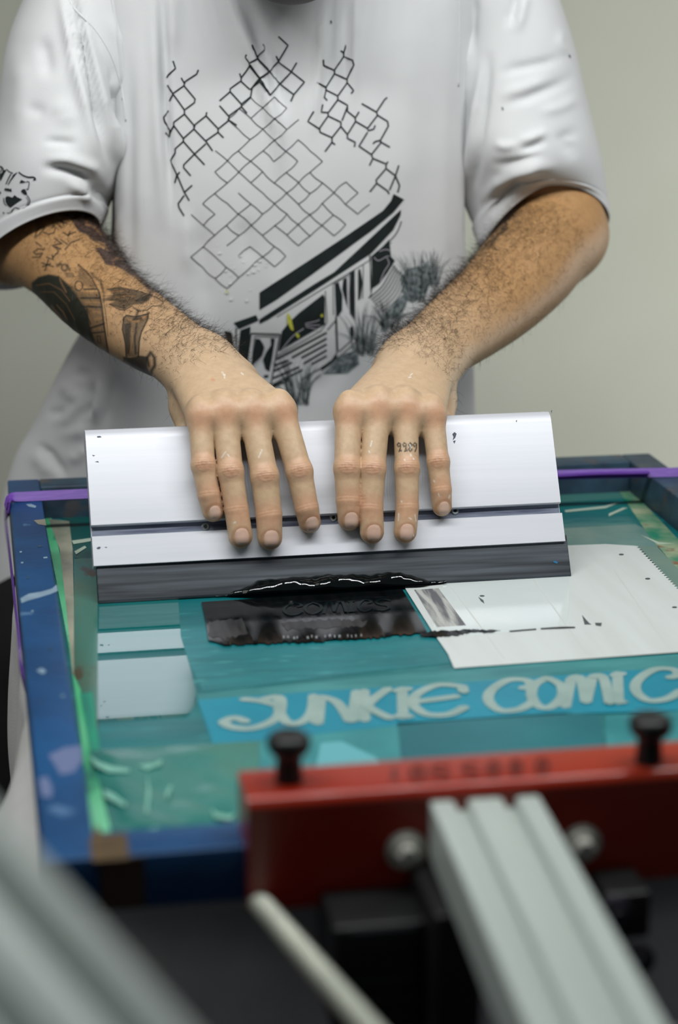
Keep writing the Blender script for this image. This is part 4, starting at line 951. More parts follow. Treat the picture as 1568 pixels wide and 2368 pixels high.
# ------------------------------------------------------------------ the t-shirt
shirt_m = mat('white_cotton', srgb(212, 213, 214), .9, c2=srgb(206, 207, 208), scale=14, bump=.00012, bscale=900)
# rows of the shirt body: height above frame top, front plane y, left/right silhouette px at that height, left flare px, back y
ROWS = [(.560, .80, 560, 760, 560, .93), (.530, .79, 480, 840, 480, .97), (.505, .785, 350, 985, 350, 1.0), (.470, .78, 250, 1085, 250, 1.02), (.420, .785, 240, 1090, 240, 1.04), (.34, .785, 262, 1070, 262, 1.05),
        (.26, .79, 272, 1064, 268, 1.06), (.19, .80, 272, 1064, 262, 1.06), (.13, .81, 270, 1070, 232, 1.07), (.08, .825, 270, 1082, 168, 1.08), (.04, .835, 276, 1086, 120, 1.09), (.0, .84, 284, 1090, 74, 1.10),
        (-.03, .845, 284, 1094, 36, 1.10), (-.08, .85, 280, 1100, 4, 1.11), (-.15, .855, 270, 1104, -20, 1.11), (-.20, .86, 262, 1106, -30, 1.11)]
def px_at(px, z, y):            # world x on the plane y at height z whose picture column is px
    lo, hi = -1.0, 1.5
    for _ in range(40):
        m = (lo+hi)/2
        if proj(np.array([m, y, zf(z)]))[0] < px: lo = m
        else: hi = m
    return m
ctrl = []
for z, yf, l, r, fl, yb in ROWS:
    xl = px_at(l, z, yf+.02); xr = px_at(r, z, yf+.07); xf = px_at(fl, z, yf+.12); w = xr-xl; fle = max(xl-xf, 0)
    ctrl.append([np.array(p) for p in ((xr, yf+.075, zf(z)), (xr-.022, yf+.022, zf(z)), (xl+w*.70, yf+.002, zf(z)), (xl+w*.40, yf-.004, zf(z)), (xl+w*.14, yf+.002, zf(z)), (xl+.004, yf+.020, zf(z)),
        (xl-fle*.45-.001, yf+.062, zf(z)), (xf, yf+.125, zf(z)), (xl+w*.12-fle*.5, yb-.02, zf(z)), (xl+w*.5, yb, zf(z)), (xr-w*.12, yb-.03, zf(z)))])
NZ, NS = 16, 26
rings = []
cols = [catmull([c[k] for c in ctrl], NZ) for k in range(11)]
for i in range(len(cols[0])): rings.append(np.array(catmull([cols[k][i] for k in range(11)], NS, True)))
rings = np.array(rings); nr, nt_ = rings.shape[:2]
SV = rings.reshape(-1, 3); SF = [(i*nt_+k, (i+1)*nt_+k, (i+1)*nt_+(k+1) % nt_, i*nt_+(k+1) % nt_) for i in range(nr-1) for k in range(nt_)]
ngrid = [(0, nr, nt_)]
def sleeve(R, hm):
    """rings: centre px, y plane, lateral px vector a, front vector b px + depth"""
    cc = []
    for cx, cy, y, ax_, ay_, bx_, by_, bd in R:
        C = at_y(cx, cy, y); s = PXM(C); a = (rt*ax_-up*ay_)*s; b = (rt*bx_-up*by_)*s+ray(cx, cy)*bd
        cc.append(np.concatenate([C, a, b]))
    cc = catmull(cc, 24); out = []
    for i, q in enumerate(cc):
        C, a, b = q[:3], q[3:6], q[6:9]; v = i/(len(cc)-1); ring = []
        for k in range(150):
            w = 2*math.pi*k/150; c, s = math.cos(w), math.sin(w); m = .8+hm*smooth01((v-.5)/.45)
            ring.append(C+(np.sign(c)*abs(c)**m*a+np.sign(s)*abs(s)**m*b))
        out.append(ring)
    # cuff: stitched hem band, turned inside
    out = np.array(out); n = len(out); L = np.cumsum([0]+[np.linalg.norm(out[i+1].mean(0)-out[i].mean(0)) for i in range(n-1)]); tot = L[-1]
    cen = out.mean(1)
    for i in range(n):
        dd = tot-L[i]; g = (.0016 if dd < .021 else 0)-.0011*math.exp(-((dd-.0225)/.0022)**2)
        out[i] += (out[i]-cen[i])/np.linalg.norm(out[i]-cen[i], axis=1)[:, None]*g
    t = nrm(cen[-1]-cen[-2]); inn = []
    for k, (sc, f) in enumerate(((.992, .0010), (.978, -.0005), (.970, -.012), (.955, -.035))): inn.append(cen[-1]+(out[-1]-cen[-1])*sc+t*f)
    capr = [cen[0]-(cen[1]-cen[0])/np.linalg.norm(cen[1]-cen[0])*hh+(out[0]-cen[0])*sc for sc, hh in ((.05, .062), (.40, .058), (.68, .046), (.86, .030), (.96, .014))]
    return np.concatenate([np.array(capr), out, np.array(inn)])
sl_r = sleeve([(250, -175, .895, 130, -40, 0, 0, -.080), (185, 50, .89, 160, -20, 0, 0, -.088), (150, 250, .885, 158, -12, 0, 0, -.095), (128, 400, .868, 164, -28, 4, -24, -.090), (88, 580, .850, 140, -42, 18, -80, -.070)], .2)
sl_l = sleeve([(1105, -175, .895, 140, 40, 0, 0, -.080), (1172, 50, .89, 146, 22, 0, 0, -.088), (1204, 250, .885, 160, 10, 0, 0, -.095), (1226, 400, .864, 172, 0, 0, -26, -.085), (1262, 545, .840, 145, -41, 0, -111, -.050)], .45)
def add_grid(G):
    global SV
    k = len(SV); n, m = G.shape[:2]; SV = np.concatenate([SV, G.reshape(-1, 3)])
    SF.extend([(k+i*m+j, k+i*m+(j+1) % m, k+(i+1)*m+(j+1) % m, k+(i+1)*m+j) for i in range(n-1) for j in range(m)])
    ngrid.append((k, n, m))
add_grid(sl_r); add_grid(sl_l)
# folds: ridges (+) and valleys (-) of the cloth, in millimetres, moved along the cloth's own normal
def gridnormals(G):
    du = np.roll(G, -1, 1)-np.roll(G, 1, 1); dv = np.gradient(G, axis=0); n = np.cross(dv, du); n /= np.maximum(np.linalg.norm(n, axis=2), 1e-9)[..., None]
    c = G.mean(1, keepdims=True); s = np.sign(((G-c)*n).sum(2).mean()); return n*s
FOLDS_B = [ # body: polyline px, width px, mm
 ([(372, -60), (380, 120), (385, 300), (400, 520)], 9, -6.0), ([(352, -60), (362, 140), (368, 320), (378, 540)], 16, 4.0), ([(398, -60), (402, 140)], 14, 2.5),
 ([(325, 0), (335, 200), (322, 420), (320, 640)], 26, 2.5), ([(300, 100), (305, 420), (300, 700)], 14, -2.5),
 ([(520, -30), (560, 70), (600, 160), (640, 300), (650, 420)], 13, 5.0), ([(548, -30), (590, 60), (628, 150), (664, 280)], 14, -5.0),
 ([(752, -30), (742, 110), (728, 250), (722, 330)], 9, 3.2), ([(770, -30), (764, 100), (748, 240)], 9, -2.6), ([(806, -30), (803, 100), (796, 220)], 8, -3.2), ([(822, -30), (820, 120), (815, 260)], 10, 2.2),
 ([(600, -20), (660, 40), (720, 60)], 30, -3), ([(930, 0), (925, 300), (930, 560)], 40, 2), ([(1000, 0), (1000, 300), (1010, 600)], 34, -1.6),
 ([(450, 480), (470, 620), (480, 760)], 24, -2.4), ([(430, 480), (440, 640)], 18, 2), ([(640, 560), (650, 700), (660, 860)], 30, 2), ([(560, 500), (580, 620)], 20, -1.6),
 ([(830, 500), (850, 700), (800, 900)], 34, 1.6), ([(1040, 560), (1075, 700), (1080, 860)], 20, -2), ([(700, 930), (780, 860), (830, 830)], 30, -2.2),
 ([(205, 930), (200, 960), (195, 1000)], 12, -6), ([(190, 900), (180, 940), (150, 970), (118, 985)], 14, 5), ([(140, 880), (165, 915), (172, 935)], 16, 5), ([(240, 880), (218, 950), (180, 1000), (120, 1010)], 15, 5),
 ([(84, 1022), (112, 1050), (140, 1090), (152, 1110)], 9, -7), ([(72, 1040), (95, 1070), (120, 1108)], 16, 4), ([(105, 955), (130, 955), (150, 945)], 9, -4), ([(150, 1070), (180, 1055), (205, 1030)], 14, 4), ([(210, 880), (206, 930), (200, 970)], 9, -6), ([(225, 860), (222, 930), (220, 985)], 9, 4), ([(262, 860), (250, 930), (240, 1000)], 14, -4), ([(190, 850), (180, 880)], 14, -3),
]
FOLDS_R = [ # sleeve on the picture's left
 ([(155, -40), (185, 90), (205, 180), (222, 260), (240, 330), (256, 390)], 9, -10.0), ([(136, -40), (168, 100), (190, 200), (206, 290), (226, 360)], 13, 6), ([(178, -40), (205, 90), (224, 180), (240, 260), (262, 360)], 11, 6.0),
 ([(250, 30), (272, 90), (280, 160), (276, 230)], 10, 4), ([(262, 200), (280, 240), (286, 300)], 9, -4), ([(232, 120), (256, 170), (268, 230), (276, 330)], 9, -3.5), ([(255, 240), (275, 330), (282, 410)], 12, 4.5),
 ([(95, 385), (140, 390), (190, 405), (220, 430)], 11, -5.5), ([(100, 372), (160, 368), (215, 390), (240, 420)], 13, 3.5), ([(150, 418), (190, 440), (215, 480)], 12, 3), ([(100, 325), (150, 330), (180, 335)], 9, -2.6), ([(200, 425), (240, 455), (280, 480)], 16, -5), ([(95, 80), (108, 140), (112, 190)], 16, -2.6), ([(40, 100), (50, 200), (40, 330)], 24, 2), ([(120, 230), (150, 260), (160, 300)], 20, 2), ([(60, 250), (110, 262)], 14, -1.6),
]
FOLDS_L = [
 ([(1132, 118), (1128, 180), (1115, 270), (1100, 360), (1090, 440), (1092, 520)], 10, -6.5), ([(1118, 130), (1110, 220), (1096, 330), (1082, 420), (1078, 520)], 13, 6.5), ([(1080, 80), (1084, 160), (1076, 260)], 12, 3), ([(1200, -30), (1190, 20), (1180, 70)], 9, -4), ([(1216, -30), (1204, 30), (1192, 80)], 11, 3), ([(1100, -20), (1092, 60), (1090, 120)], 10, -3),
 ([(1150, 172), (1200, 158), (1260, 146), (1310, 128)], 10, -2.4), ([(1160, 246), (1220, 226), (1290, 196), (1330, 170)], 11, -2.4), ([(1150, 225), (1210, 205), (1280, 178)], 12, 2), ([(1200, 350), (1235, 338), (1262, 322)], 9, -3.2), ([(1195, 332), (1235, 318), (1270, 300)], 10, 2.2), ([(1132, 378), (1170, 380), (1210, 372), (1260, 352)], 10, -2.8), ([(1140, 330), (1170, 340), (1200, 330)], 10, 2), ([(1300, 70), (1290, 100), (1310, 130)], 9, 1.6), ([(1340, 300), (1300, 320), (1330, 370)], 14, -2),
 ([(1110, 470), (1150, 425), (1190, 400), (1240, 385), (1290, 384)], 12, 4.5), ([(1130, 500), (1160, 458), (1190, 430), (1225, 410)], 11, -5), ([(1240, 262), (1290, 250), (1340, 225)], 12, 1.6),
]
def fold(G, N, folds, seed):
    r = np.random.default_rng(seed); x, y, z = proj(G.reshape(-1, 3)); x = x.reshape(G.shape[:2]); y = y.reshape(G.shape[:2])
    f = np.clip((N*nrm_arr(CAM-G)).sum(2)*3, 0, 1); d = np.zeros(G.shape[:2])
    for pts, w, a in folds:
        if pts[0][1] > 840: a *= .55
        q, t = seg_dist_t(x, y, pts); d += 1.25*a*np.exp(-(q/(w*1.05))**2)*np.clip(np.minimum(t, 1-t)*3.2+.02, 0, 1)**1.2
    for _ in range(26):                                               # soft random rumpling of loose cotton
        k = r.normal(size=3)*np.array([26, 26, 13]); ph = r.uniform(0, 6.28); d += .22*np.sin(G@k+ph)
    return G+N*(d*f*.001)[..., None]
def seg_dist_t(x, y, P):
    d = np.full(np.shape(x), 1e9); tt = np.zeros(np.shape(x)); L = [math.hypot(b[0]-a[0], b[1]-a[1]) for a, b in zip(P[:-1], P[1:])]; tot = sum(L); acc = 0
    for (ax, ay), (bx, by), l in zip(P[:-1], P[1:], L):
        t = np.clip(((x-ax)*(bx-ax)+(y-ay)*(by-ay))/(l*l+1e-9), 0, 1); q = np.hypot(x-ax-t*(bx-ax), y-ay-t*(by-ay))
        m = q < d; d = np.where(m, q, d); tt = np.where(m, (acc+t*l)/tot, tt); acc += l
    return d, tt
def nrm_arr(a): return a/np.linalg.norm(a, axis=-1, keepdims=True)
for (k, n, m), fl, sd in zip(ngrid, (FOLDS_B, FOLDS_R, FOLDS_L), (1, 2, 3)):
    G = SV[k:k+n*m].reshape(n, m, 3); nn = n if fl is FOLDS_B else n-6
    N = gridnormals(G); G2 = fold(G, N, fl, sd); wgt = np.ones(n); 
    if fl is not FOLDS_B:
        wgt[nn-6:nn] = np.linspace(1, 0, 6); wgt[nn:] = 0
    G = G+(G2-G)*wgt[:, None, None]
    SV[k:k+n*m] = G.reshape(-1, 3)
shirt = obj('t_shirt', SV, SF, shirt_m, person, smooth=True, label='oversized white cotton t-shirt with a black line print')
bmx = bmesh.new(); bmx.from_mesh(shirt.data); bmesh.ops.recalc_face_normals(bmx, faces=bmx.faces); bmx.to_mesh(shirt.data); bmx.free()
# neckband
cr = [np.array(p) for p in rings[6]]
MB().tube(cr+[cr[0]], .006, 8).build('neckband', shirt_m, shirt, smooth=True)

# ------------------------------------------------------------------ the print on the shirt
TREE = BVHTree.FromPolygons([tuple(v) for v in SV.tolist()], [tuple(f) for f in SF])
CV = Vector(CAM.tolist())
def hit(x, y):
    d = Vector(ray(x, y).tolist()).normalized(); loc, n, i, t = TREE.ray_cast(CV, d)
    if loc is None: return None
    if n.dot(d) > 0: n = -n
    return np.array(loc), np.array(n)
def dense(pts, step=5):
    out = []
    for (ax, ay), (bx, by) in zip(pts[:-1], pts[1:]):
        n = max(1, int(math.hypot(bx-ax, by-ay)/step))
        for k in range(n): out.append((ax+(bx-ax)*k/n, ay+(by-ay)*k/n))
    return out+[pts[-1]]
class Print:
    def __init__(s): s.mb = MB()
    def line(s, pts, w, off=.0005, curve=True, taper=False):
        if curve and len(pts) > 2: pts = [tuple(p) for p in catmull([np.array(p) for p in pts], 5)]
        pts = dense(pts); n = len(pts); L = []
        for i, (x, y) in enumerate(pts):
            (ax, ay), (bx, by) = pts[max(i-1, 0)], pts[min(i+1, n-1)]; l = math.hypot(bx-ax, by-ay)+1e-9; nx_, ny_ = -(by-ay)/l, (bx-ax)/l
            ww = w/2*(1-.9*i/n if taper else 1)
            a = hit(x+nx_*ww, y+ny_*ww); b = hit(x-nx_*ww, y-ny_*ww)
            L.append(None if a is None or b is None else (a[0]+a[1]*off, b[0]+b[1]*off))
        for p, q in zip(L[:-1], L[1:]):
            if p is None or q is None or np.linalg.norm(p[0]-q[0]) > .02: continue
            s.mb.add([p[0], p[1], q[1], q[0]], [(0, 1, 2, 3)])
    def poly(s, pts, off=.0005, step=7):
        bm = bmesh.new(); f = bm.faces.new([bm.verts.new((x, y, 0)) for x, y in dense(list(pts)+[pts[0]], 12)[:-1]])
        bmesh.ops.triangulate(bm, faces=bm.faces[:])
        for _ in range(4):
            ed = [e_ for e_ in bm.edges if e_.calc_length() > step*1.6]
            if not ed: break
            bmesh.ops.subdivide_edges(bm, edges=ed, cuts=1); bmesh.ops.triangulate(bm, faces=[f for f in bm.faces if len(f.verts) > 3])
        bm.verts.index_update(); H_ = [hit(v.co.x, v.co.y) for v in bm.verts]
        V = [(0, 0, 0) if h is None else h[0]+h[1]*off for h in H_]
        Fc = []
        for f in bm.faces:
            ids = [v.index for v in f.verts]
            if any(H_[i] is None for i in ids): continue
            if max(np.linalg.norm(np.array(V[ids[0]])-np.array(V[j])) for j in ids) > .03: continue
            Fc.append(ids)
        bm.free(); s.mb.add(V, Fc)
    def build(s, name, m, label=None):
        used = sorted({i for f in s.mb.F for i in f}); mp = {j: i for i, j in enumerate(used)}
        return obj(name, [s.mb.V[j] for j in used], [tuple(mp[i] for i in f) for f in s.mb.F], m, shirt, smooth=True, label=label)
def TR(x0, y0, k): return lambda L: [(x0+x/k, y0+y/k) for x, y in L]
A_ = TR(370, 80, 5.92); M_ = TR(360, 60, 2.24); B_ = TR(680, 100, 5.6); T_ = TR(720, 420, 4.612); U_ = TR(560, 640, 5.227); Q_ = TR(360, 500, 2.24)
blk = Print()
fence = [A_(p) for p in (
 [(180,360),(212,460),(110,560),(98,590)], [(525,480),(500,540),(345,640),(325,700),(185,800),(135,910)], [(290,590),(330,660)], [(330,700),(480,880),(470,930),(335,1030),(335,1085),(190,1200),(190,1245),(145,1340)],
 [(105,690),(185,820),(335,1030)], [(120,1040),(45,1130),(60,1190),(140,1310),(135,1400),(70,1340)], [(335,1085),(465,1240),(465,1290),(630,1460),(720,1590)], [(190,1245),(320,1420),(320,1460),(470,1630),(610,1780)],
 [(640,1060),(630,1110),(480,1230),(465,1290),(320,1420)], [(630,1110),(795,1285),(795,1335),(870,1410)], [(320,1460),(210,1560),(210,1620),(150,1720),(160,1760),(230,1910),(330,2150),(400,2270)],
 [(815,970),(945,1120),(945,1170),(1050,1240)], [(1115,985),(945,1110)], [(945,1170),(795,1290)], [(795,1335),(630,1450)], [(630,1490),(475,1630),(325,1780),(325,1820),(420,1930)],
 [(815,905),(960,780),(960,740),(1110,630),(1110,590),(1180,500),(1225,430),(1225,390),(1330,330),(1340,290),(1430,210),(1430,160),(1385,110)], [(1090,530),(1110,590)], [(1185,270),(1170,310),(1225,390)],
 [(960,780),(1115,950),(1115,985),(1190,1075)], [(1110,640),(1230,750)], [(1225,430),(1365,600),(1365,640),(1480,790)], [(1480,530),(1375,600)], [(1365,640),(1260,730),(1240,850),(1115,950)], [(1255,140),(1340,340),(1480,480)],
 [(440,2060),(340,2150)], [(330,2200),(250,2310),(262,2368),(330,2480)], [(270,1880),(230,1930),(205,2030)])]
fence += [M_(p) for p in ([(635,55),(685,100),(635,185),(590,235),(540,270),(490,330)], [(625,155),(640,190),(700,235),(770,290),(715,355),(700,390)], [(730,190),(700,240),(645,300),(590,360)], [(525,170),(590,240),(645,300),(715,355)], [(490,200),(540,270),(590,355)])]
fence += [B_(p) for p in (
 [(670,20),(640,120),(640,170),(760,220),(775,280),(690,460)], [(600,95),(635,120)], [(375,210),(380,285),(525,350),(525,395),(690,470),(690,510),(770,610),(740,650)], [(640,170),(525,345)], [(525,395),(415,570),(415,605),(390,700),(430,740)],
 [(300,510),(415,570)], [(415,605),(565,680),(565,730),(690,800),(690,880),(790,960),(795,1010),(950,1100),(960,1130),(1030,1110),(1050,1060)], [(690,510),(565,680)], [(565,730),(440,900),(440,940),(320,1110)], [(370,790),(350,890),(435,895)],
 [(255,880),(180,1010),(330,1110),(335,1150),(490,1220),(490,1280),(530,1310)], [(440,940),(605,1020),(605,1075),(690,1180),(690,1230),(790,1280),(780,1340)], [(605,1075),(490,1220)], [(690,820),(620,1000)], [(840,885),(795,960)], [(795,1010),(690,1180)],
 [(875,780),(1065,890),(1080,930),(1210,1010),(1220,1070),(1120,1250),(1120,1290),(1000,1440)], [(1205,700),(1170,730),(1065,890)], [(1080,930),(950,1100)], [(950,1150),(840,1330),(1000,1440),(1020,1490),(1190,1560),(1190,1620),(1310,1710),(1365,1840),(1340,1930)],
 [(1020,1300),(1050,1270),(1120,1255)], [(1120,1275),(1240,1345)], [(1215,1530),(1190,1570)], [(1190,1620),(1060,1770),(1070,1810),(980,1920)], [(1020,1490),(975,1580)], [(1070,1810),(1210,1910),(1230,1950)], [(1355,1580),(1310,1720),(1235,1900)], [(490,1280),(400,1400)])]
for p in fence: blk.line(p, 3.4, curve=False)
# the torn fence runs on down the shirt in thinner broken wire
rf = random.Random(12)
def node(i, j): return (552+27.5*(i-j)+1.5*rf.uniform(-1, 1), 250+25*(i+j)*.98+1.5*rf.uniform(-1, 1))
void = [(520, 262), (590, 215), (680, 232), (706, 330), (770, 400), (848, 430), (880, 452), (780, 545), (700, 590), (600, 640), (470, 690), (418, 640), (440, 500), (470, 420), (500, 330)]
nodes = {}
for i in range(-8, 26):
    for j in range(-14, 20): nodes[i, j] = node(i, j)
vx = np.array([nodes[k][0] for k in nodes]); vy = np.array([nodes[k][1] for k in nodes]); ok = dict(zip(nodes, in_poly(vx, vy, void)))
for (i, j), p in nodes.items():
    for q in ((i+1, j), (i, j+1)):
        if q in nodes and ok[i, j] and (ok[q]) and rf.random() < .80:
            b = nodes[q]; blk.line([p, ((p[0]+b[0])/2+rf.uniform(-2, 2), (p[1]+b[1])/2+rf.uniform(-2, 2)), b], 1.7)
# the railway carriage
blk.poly([(910,448),(934,461),(909,491),(859,533),(724,632),(640,692),(600,716),(600,676),(640,650),(720,598),(796,548),(885,487),(904,464)])
blk.poly([(927,484),(926,497),(909,531),(859,585),(731,668),(620,738),(600,748),(600,738),(640,712),(729,655),(859,577),(904,524)])
blk.line([(928,511),(912,545),(862,590),(860,592)], 2.2); blk.line([(905,560),(862,596),(732,676),(640,732)], 1.4)
blk.poly([(859,593),(886,568),(900,553),(904,593),(913,602),(896,630),(876,656),(860,667)])
blk.poly([(690,724),(747,680),(751,688),(751,749),(644,811),(652,765),(668,745)])
blk.poly([(774,656),(783,652),(786,664),(791.5,682),(791,717),(784,728),(777,732)]); blk.poly([(794,645),(802,642),(803,709),(797,690),(791,668)]); blk.poly([(807,632),(820,624),(821,741),(809,724)]); blk.poly([(828,624),(833,621),(838,654),(833,690),(828,694)])
blk.line([(777,732),(780,812)], 4, curve=False); blk.poly([(809,756),(816,754),(818,776),(811,788)]); blk.line([(840,612),(838,690)], 1.6, curve=False); blk.line([(806,636),(770,656),(771,728)], 1.4, curve=False)
blk.line([(856,594),(857,672)], 1.8, curve=False); blk.line([(752,672),(756,744),(742,764),(640,822)], 1.6, curve=False); blk.line([(784,812),(820,780),(826,786)], 2, curve=False); blk.line([(782,826),(826,788)], 1.8, curve=False)
for a in ([(415,990),(1020,670)], [(600,972),(1020,740)], [(390,1065),(560,1005)], [(385,1132),(600,1030)], [(715,975),(1020,810)], [(370,1222),(690,1085)], [(740,1045),(1020,880)], [(365,1302),(730,1120)], [(840,1052),(1020,950)], [(425,1408),(500,1370)], [(350,1340),(560,1240)]):
    blk.line(U_(a), 4.0, curve=False)
blk.line(U_([(1030,640),(1130,520),(1145,910),(1090,1000),(960,1095),(700,1240)]), 2.2, curve=False); blk.poly(U_([(950,1090),(1090,1000),(1150,930),(1140,985),(1060,1060),(960,1130)]))
blk.line(U_([(110,680),(460,690),(400,1000),(345,1310)]), 2.6, curve=False); blk.line(U_([(110,680),(60,1030)]), 2.2, curve=False); blk.line(U_([(440,720),(150,715),(115,1060)]), 1.6, curve=False)
blk.poly(U_([(160,745),(215,750),(255,800),(268,850),(240,950),(170,1020),(110,1080),(135,900)])); blk.poly(U_([(345,740),(395,745),(365,950),(330,1140),(280,1110),(250,1000),(290,910),(350,820)])); blk.poly(U_([(262,1185),(320,1182),(310,1215),(260,1212)]))
blk.poly([(540,746),(592,728),(598,740),(552,760)]); blk.poly([(556,763),(579,754),(578,790),(570,838),(550,812)]); blk.poly([(518,764),(536,768),(540,800),(526,790)]); blk.line([(546,758),(546,800)], 3, curve=False)
for k in range(7):
    blk.line(T_([(620+k*20,1235+k*24), (740+k*14,1130+k*34), (800+k*22,1040+k*30), (890+k*18,890+k*26)]), 2.6-.15*k)
blk.line(T_([(620,780),(640,1150),(610,1240)]), 2)
# rubble and tufts of grass in grey hatching
gry = Print(); rg = random.Random(8)
gry.poly([(780,824),(826,808),(830,841),(803,863),(747,864),(762,848)], .0004); gry.poly([(887,730),(909,702),(937,674),(945,690),(926,732),(905,738)], .0004)
gry.poly([(925,640),(945,620),(985,612),(1000,640),(985,680),(955,700),(935,690)], .0004)
for poly, n in (([(780,824),(826,808),(830,841),(803,863),(747,864)], 60), ([(887,730),(937,674),(945,690),(926,732)], 30)):
    for _ in range(n):
        x = rg.uniform(745, 945); y = rg.uniform(670, 866)
        if in_poly(np.array([x]), np.array([y]), poly)[0]: blk.line([(x-6, y+3), (x, y), (x+7, y-4)], 1.3)
def tuft(cx, cy, w, h, n, seed):
    r = random.Random(seed)
    for _ in range(n):
        x = cx+r.uniform(-w, w)*.4; lx = (x-cx)*1.6+r.uniform(-w, w)*.55; hh = h*r.uniform(.5, 1)
        (gry if r.random() < .55 else blk).line([(x, cy+r.uniform(-6, 6)), (x+lx*.35, cy-hh*.55), (x+lx, cy-hh+abs(lx)*.35)], r.uniform(1.6, 3.4), .0008, taper=True)
tuft(690, 930, 60, 120, 44, 1); tuft(840, 815, 56, 130, 34, 2); tuft(965, 690, 46, 120, 46, 3); tuft(900, 760, 40, 80, 22, 5)
tuft(683, 952, 8, 60, 8, 4); tuft(1000, 660, 30, 90, 22, 6)
for _ in range(60):
    x = rg.uniform(925, 1015); y = rg.uniform(610, 700); gry.line([(x, y), (x+rg.uniform(-7, 7), y-rg.uniform(4, 14))], 2, .0008)
pb = mat('shirt_print_black', srgb(14, 24, 24), .75, c2=srgb(22, 34, 33), scale=60)
blk.build('shirt_print', pb, 'black line print of a torn chain-link fence and a railway carriage')
gry.build('grey_print', mat('shirt_print_grey', srgb(84, 94, 96), .8, c2=srgb(130, 138, 140), scale=260, lo=.45, hi=.55), 'grey hatched grass and rubble print')
pl_ = mat('shirt_print_white', srgb(176, 170, 182), .8)
for pts, w in ((U_([(215,745),(268,850),(235,960),(130,1085)]), 1.6), (T_([(665,805),(710,840),(790,800),(830,790)]), 1.5), (T_([(720,740),(790,720),(835,735)]), 1.6), (T_([(800,810),(825,870),(770,960),(730,1060)]), 1.6), (T_([(410,985),(400,1180),(395,1330)]), 1.4), (U_([(760,560),(900,530),(930,510)]), 1.6), (U_([(760,580),(940,580)]), 1.6), (U_([(770,600),(910,630)]), 1.6), (U_([(740,620),(600,720),(480,870)]), 2)):
    wht = Print(); wht.line(pts, w, .0010); wht.build('pale_line', pl_, 'pale line inside the print')
rs2 = random.Random(5); ym = mat('yellow_stain', srgb(176, 178, 40), .7, c2=srgb(196, 196, 90), scale=300)
for pts in (U_([(535,435),(560,440),(590,500),(610,600),(620,650),(590,640),(575,610),(545,560)]), U_([(640,660),(690,700),(680,740),(650,720)]), U_([(940,455),(970,445),(980,470),(950,485)]), [(521,672),(526,670),(528,676),(523,679)]):
    stn = Print(); stn.poly(ragged(pts, 1.2, 2, 4), .0011); stn.build('yellow_stain', ym, 'yellow paint stain on the print')
sm_ = mat('white_spatter', srgb(226, 228, 226), .6)
for _ in range(22):
    spl = Print(); x = rs2.gauss(545, 34); y = rs2.gauss(620, 32); w = rs2.uniform(1.5, 6); spl.poly(ragged([(x, y), (x+w, y-w*.4), (x+w*1.4, y+w*.5), (x+w*.3, y+w*.7)], .6, 3, 3), .0011); spl.build('paint_fleck', sm_, 'fleck of white paint')
# black lettering fragment on the sleeve
slv = Print(); G_ = TR(0, 370, 9.8)
for p in ([(130,860),(160,820),(210,820),(290,850),(340,790),(400,840),(510,885),(430,935),(340,1000),(240,1075),(180,1030),(135,950)], [(450,520),(490,445),(560,480),(600,500),(520,515)], [(480,710),(510,665),(575,655),(610,730),(620,800),(540,770)], [(110,690),(190,635),(230,660),(262,640),(275,715),(180,700)], [(0,700),(40,735),(0,780)],
          [(185,555),(230,470),(310,330),(410,268),(330,370),(260,460),(200,560)], [(0,330),(60,290),(90,240),(160,212),(110,300),(60,400),(20,480),(0,420)]):
    slv.poly(G_(p), .0006, 5)
for p, w in (([(0,145),(50,160),(85,220),(70,290),(0,340)], 3), ([(30,170),(45,220),(0,290)], 1.6), ([(160,210),(215,260),(300,300)], 2.4), ([(430,275),(520,340),(640,385),(740,385),(790,400),(805,435),(760,445)], 3.4), ([(600,490),(665,500),(640,655),(600,650)], 1.8), ([(620,800),(680,900),(650,1010),(560,1080),(450,1100),(350,1070)], 2), ([(600,840),(640,900),(630,980),(590,1040)], 1.4), ([(340,1070),(270,1150),(230,1190),(170,1200)], 1.6), ([(145,545),(200,420),(260,310)], 2), ([(110,680),(150,630)], 2), ([(95,860),(100,960),(150,1030)], 2), ([(85,1180),(95,1210)], 3)):
    slv.line(G_(p), w, .0006)
slv.build('sleeve_print', pb, 'black lettering fragment on the sleeve')
gs_ = mat('grey_speck', srgb(70, 80, 76), .8)
for x, y in ((1316, 130), (1162, 251), (766, 50)):
    speck = Print(); speck.poly([(x-2, y-4), (x+1, y-3), (x+3, y+4), (x, y+3)], .0007, 4); speck.build('paint_fleck', gs_)

# armhole seams
for pts in ([(150, -40), (165, 10), (225, 75), (262, 140), (282, 210), (291, 280)], [(1064, -30), (1062, 100), (1060, 200)], [(250, -40), (268, 60), (279, 160), (283, 230)]):
    P = [hit(x, y) for x, y in dense([tuple(p) for p in catmull([np.array(p) for p in pts], 6)], 6)]; P = [h[0]+h[1]*.0001 for h in P if h is not None]
    P = [p for i, p in enumerate(P) if i == 0 or 1e-5 < np.linalg.norm(p-P[i-1]) < .03]
    if len(P) > 4: MB().tube(P, .0007, 6).build('sleeve_seam', shirt_m, shirt, smooth=True)

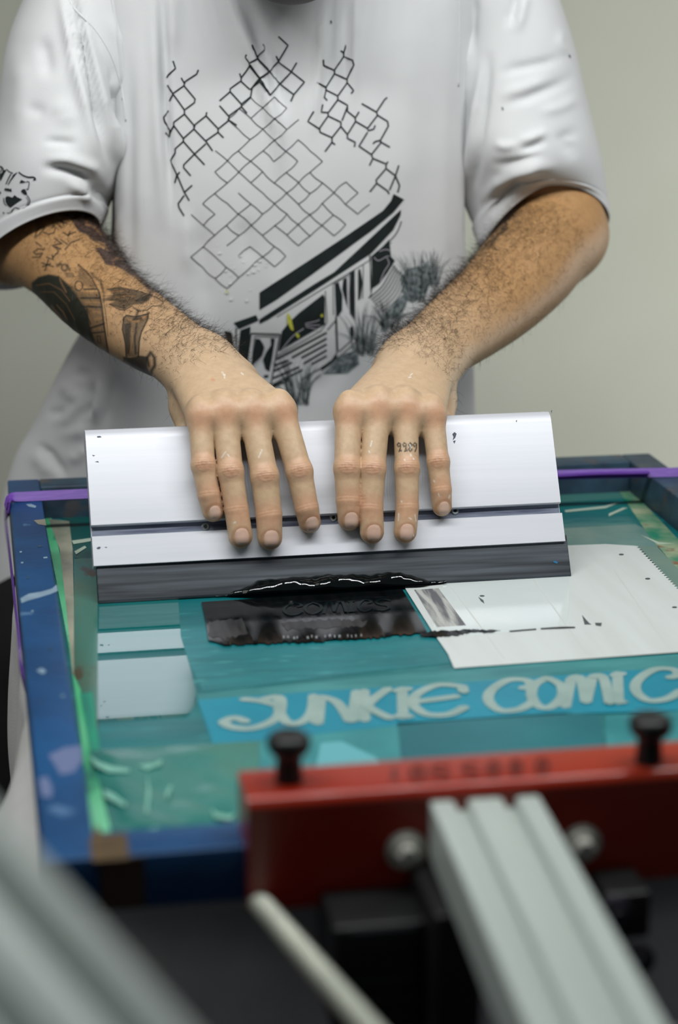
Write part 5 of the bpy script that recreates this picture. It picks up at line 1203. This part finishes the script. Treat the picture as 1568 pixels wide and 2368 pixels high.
# ------------------------------------------------------------------ trousers and shoes
trs_m = mat('black_trousers', srgb(12, 13, 14), .85, c2=srgb(18, 19, 20), scale=20, bump=.0006, bscale=30)
ptop = np.array([.27, .985, zf(-.06)])
def oval_tube(mb, pts, rx, ry, n=40):
    V = []; Fc = []
    for p, a, b in zip(pts, rx, ry):
        for k in range(n): w = 2*math.pi*k/n; V.append((p[0]+a*math.cos(w), p[1]+b*math.sin(w), p[2]))
    for i in range(len(pts)-1):
        for k in range(n): Fc.append((i*n+k, (i+1)*n+k, (i+1)*n+(k+1) % n, i*n+(k+1) % n))
    Fc.append(tuple(range(n))); Fc.append(tuple(reversed(range((len(pts)-1)*n, len(pts)*n))))
    mb.add(V, Fc)
mb = MB()
zs = [zf(-.06), zf(-.16), zf(-.24), .60, .45, .25, .05]
for s, cx in ((-1, .14), (1, .38)):
    xs = [.27+s*.085, .27+s*.15, .27+s*.175, .27+s*.19, .27+s*.19, .27+s*.18, .27+s*.17]
    oval_tube(mb, [np.array([x, .985, z]) for x, z in zip(xs, zs)], [.11, .14, .14, .125, .11, .10, .10], [.105, .115, .115, .11, .10, .098, .105])
oval_tube(mb, [np.array([.27, .985, z]) for z in (zf(-.05), zf(-.12), zf(-.20))], [.18, .20, .14], [.10, .105, .09])
mb.build('trousers', trs_m, person, smooth=True, label='loose black trousers')
shoe_m = mat('black_shoe', srgb(16, 16, 17), .5); sole_m = mat('shoe_sole', srgb(190, 188, 180), .7)
for s in (-1, 1):
    cx = .27+s*.17; V = []; Fc = []; n = 28
    for i, (y, hw, hh) in enumerate(((1.055, .02, .05), (1.05, .034, .075), (1.00, .040, .085), (.95, .042, .070), (.90, .046, .052), (.85, .046, .040), (.81, .036, .032), (.79, .012, .022))):
        for k in range(n):
            w = 2*math.pi*k/n; V.append((cx+hw*math.cos(w), y, .026+hh*.5+hh*.5*math.sin(w)))
    for i in range(7):
        for k in range(n): Fc.append((i*n+k, i*n+(k+1) % n, (i+1)*n+(k+1) % n, (i+1)*n+k))
    Fc += [tuple(reversed(range(n))), tuple(range(7*n, 8*n))]
    sh = obj('shoe', V, Fc, shoe_m, person, smooth=True, label='black shoe')
    MB().box((cx-.044, .792, 0.001), (cx+.044, 1.056, .028), .012).build('shoe_sole', sole_m, sh)
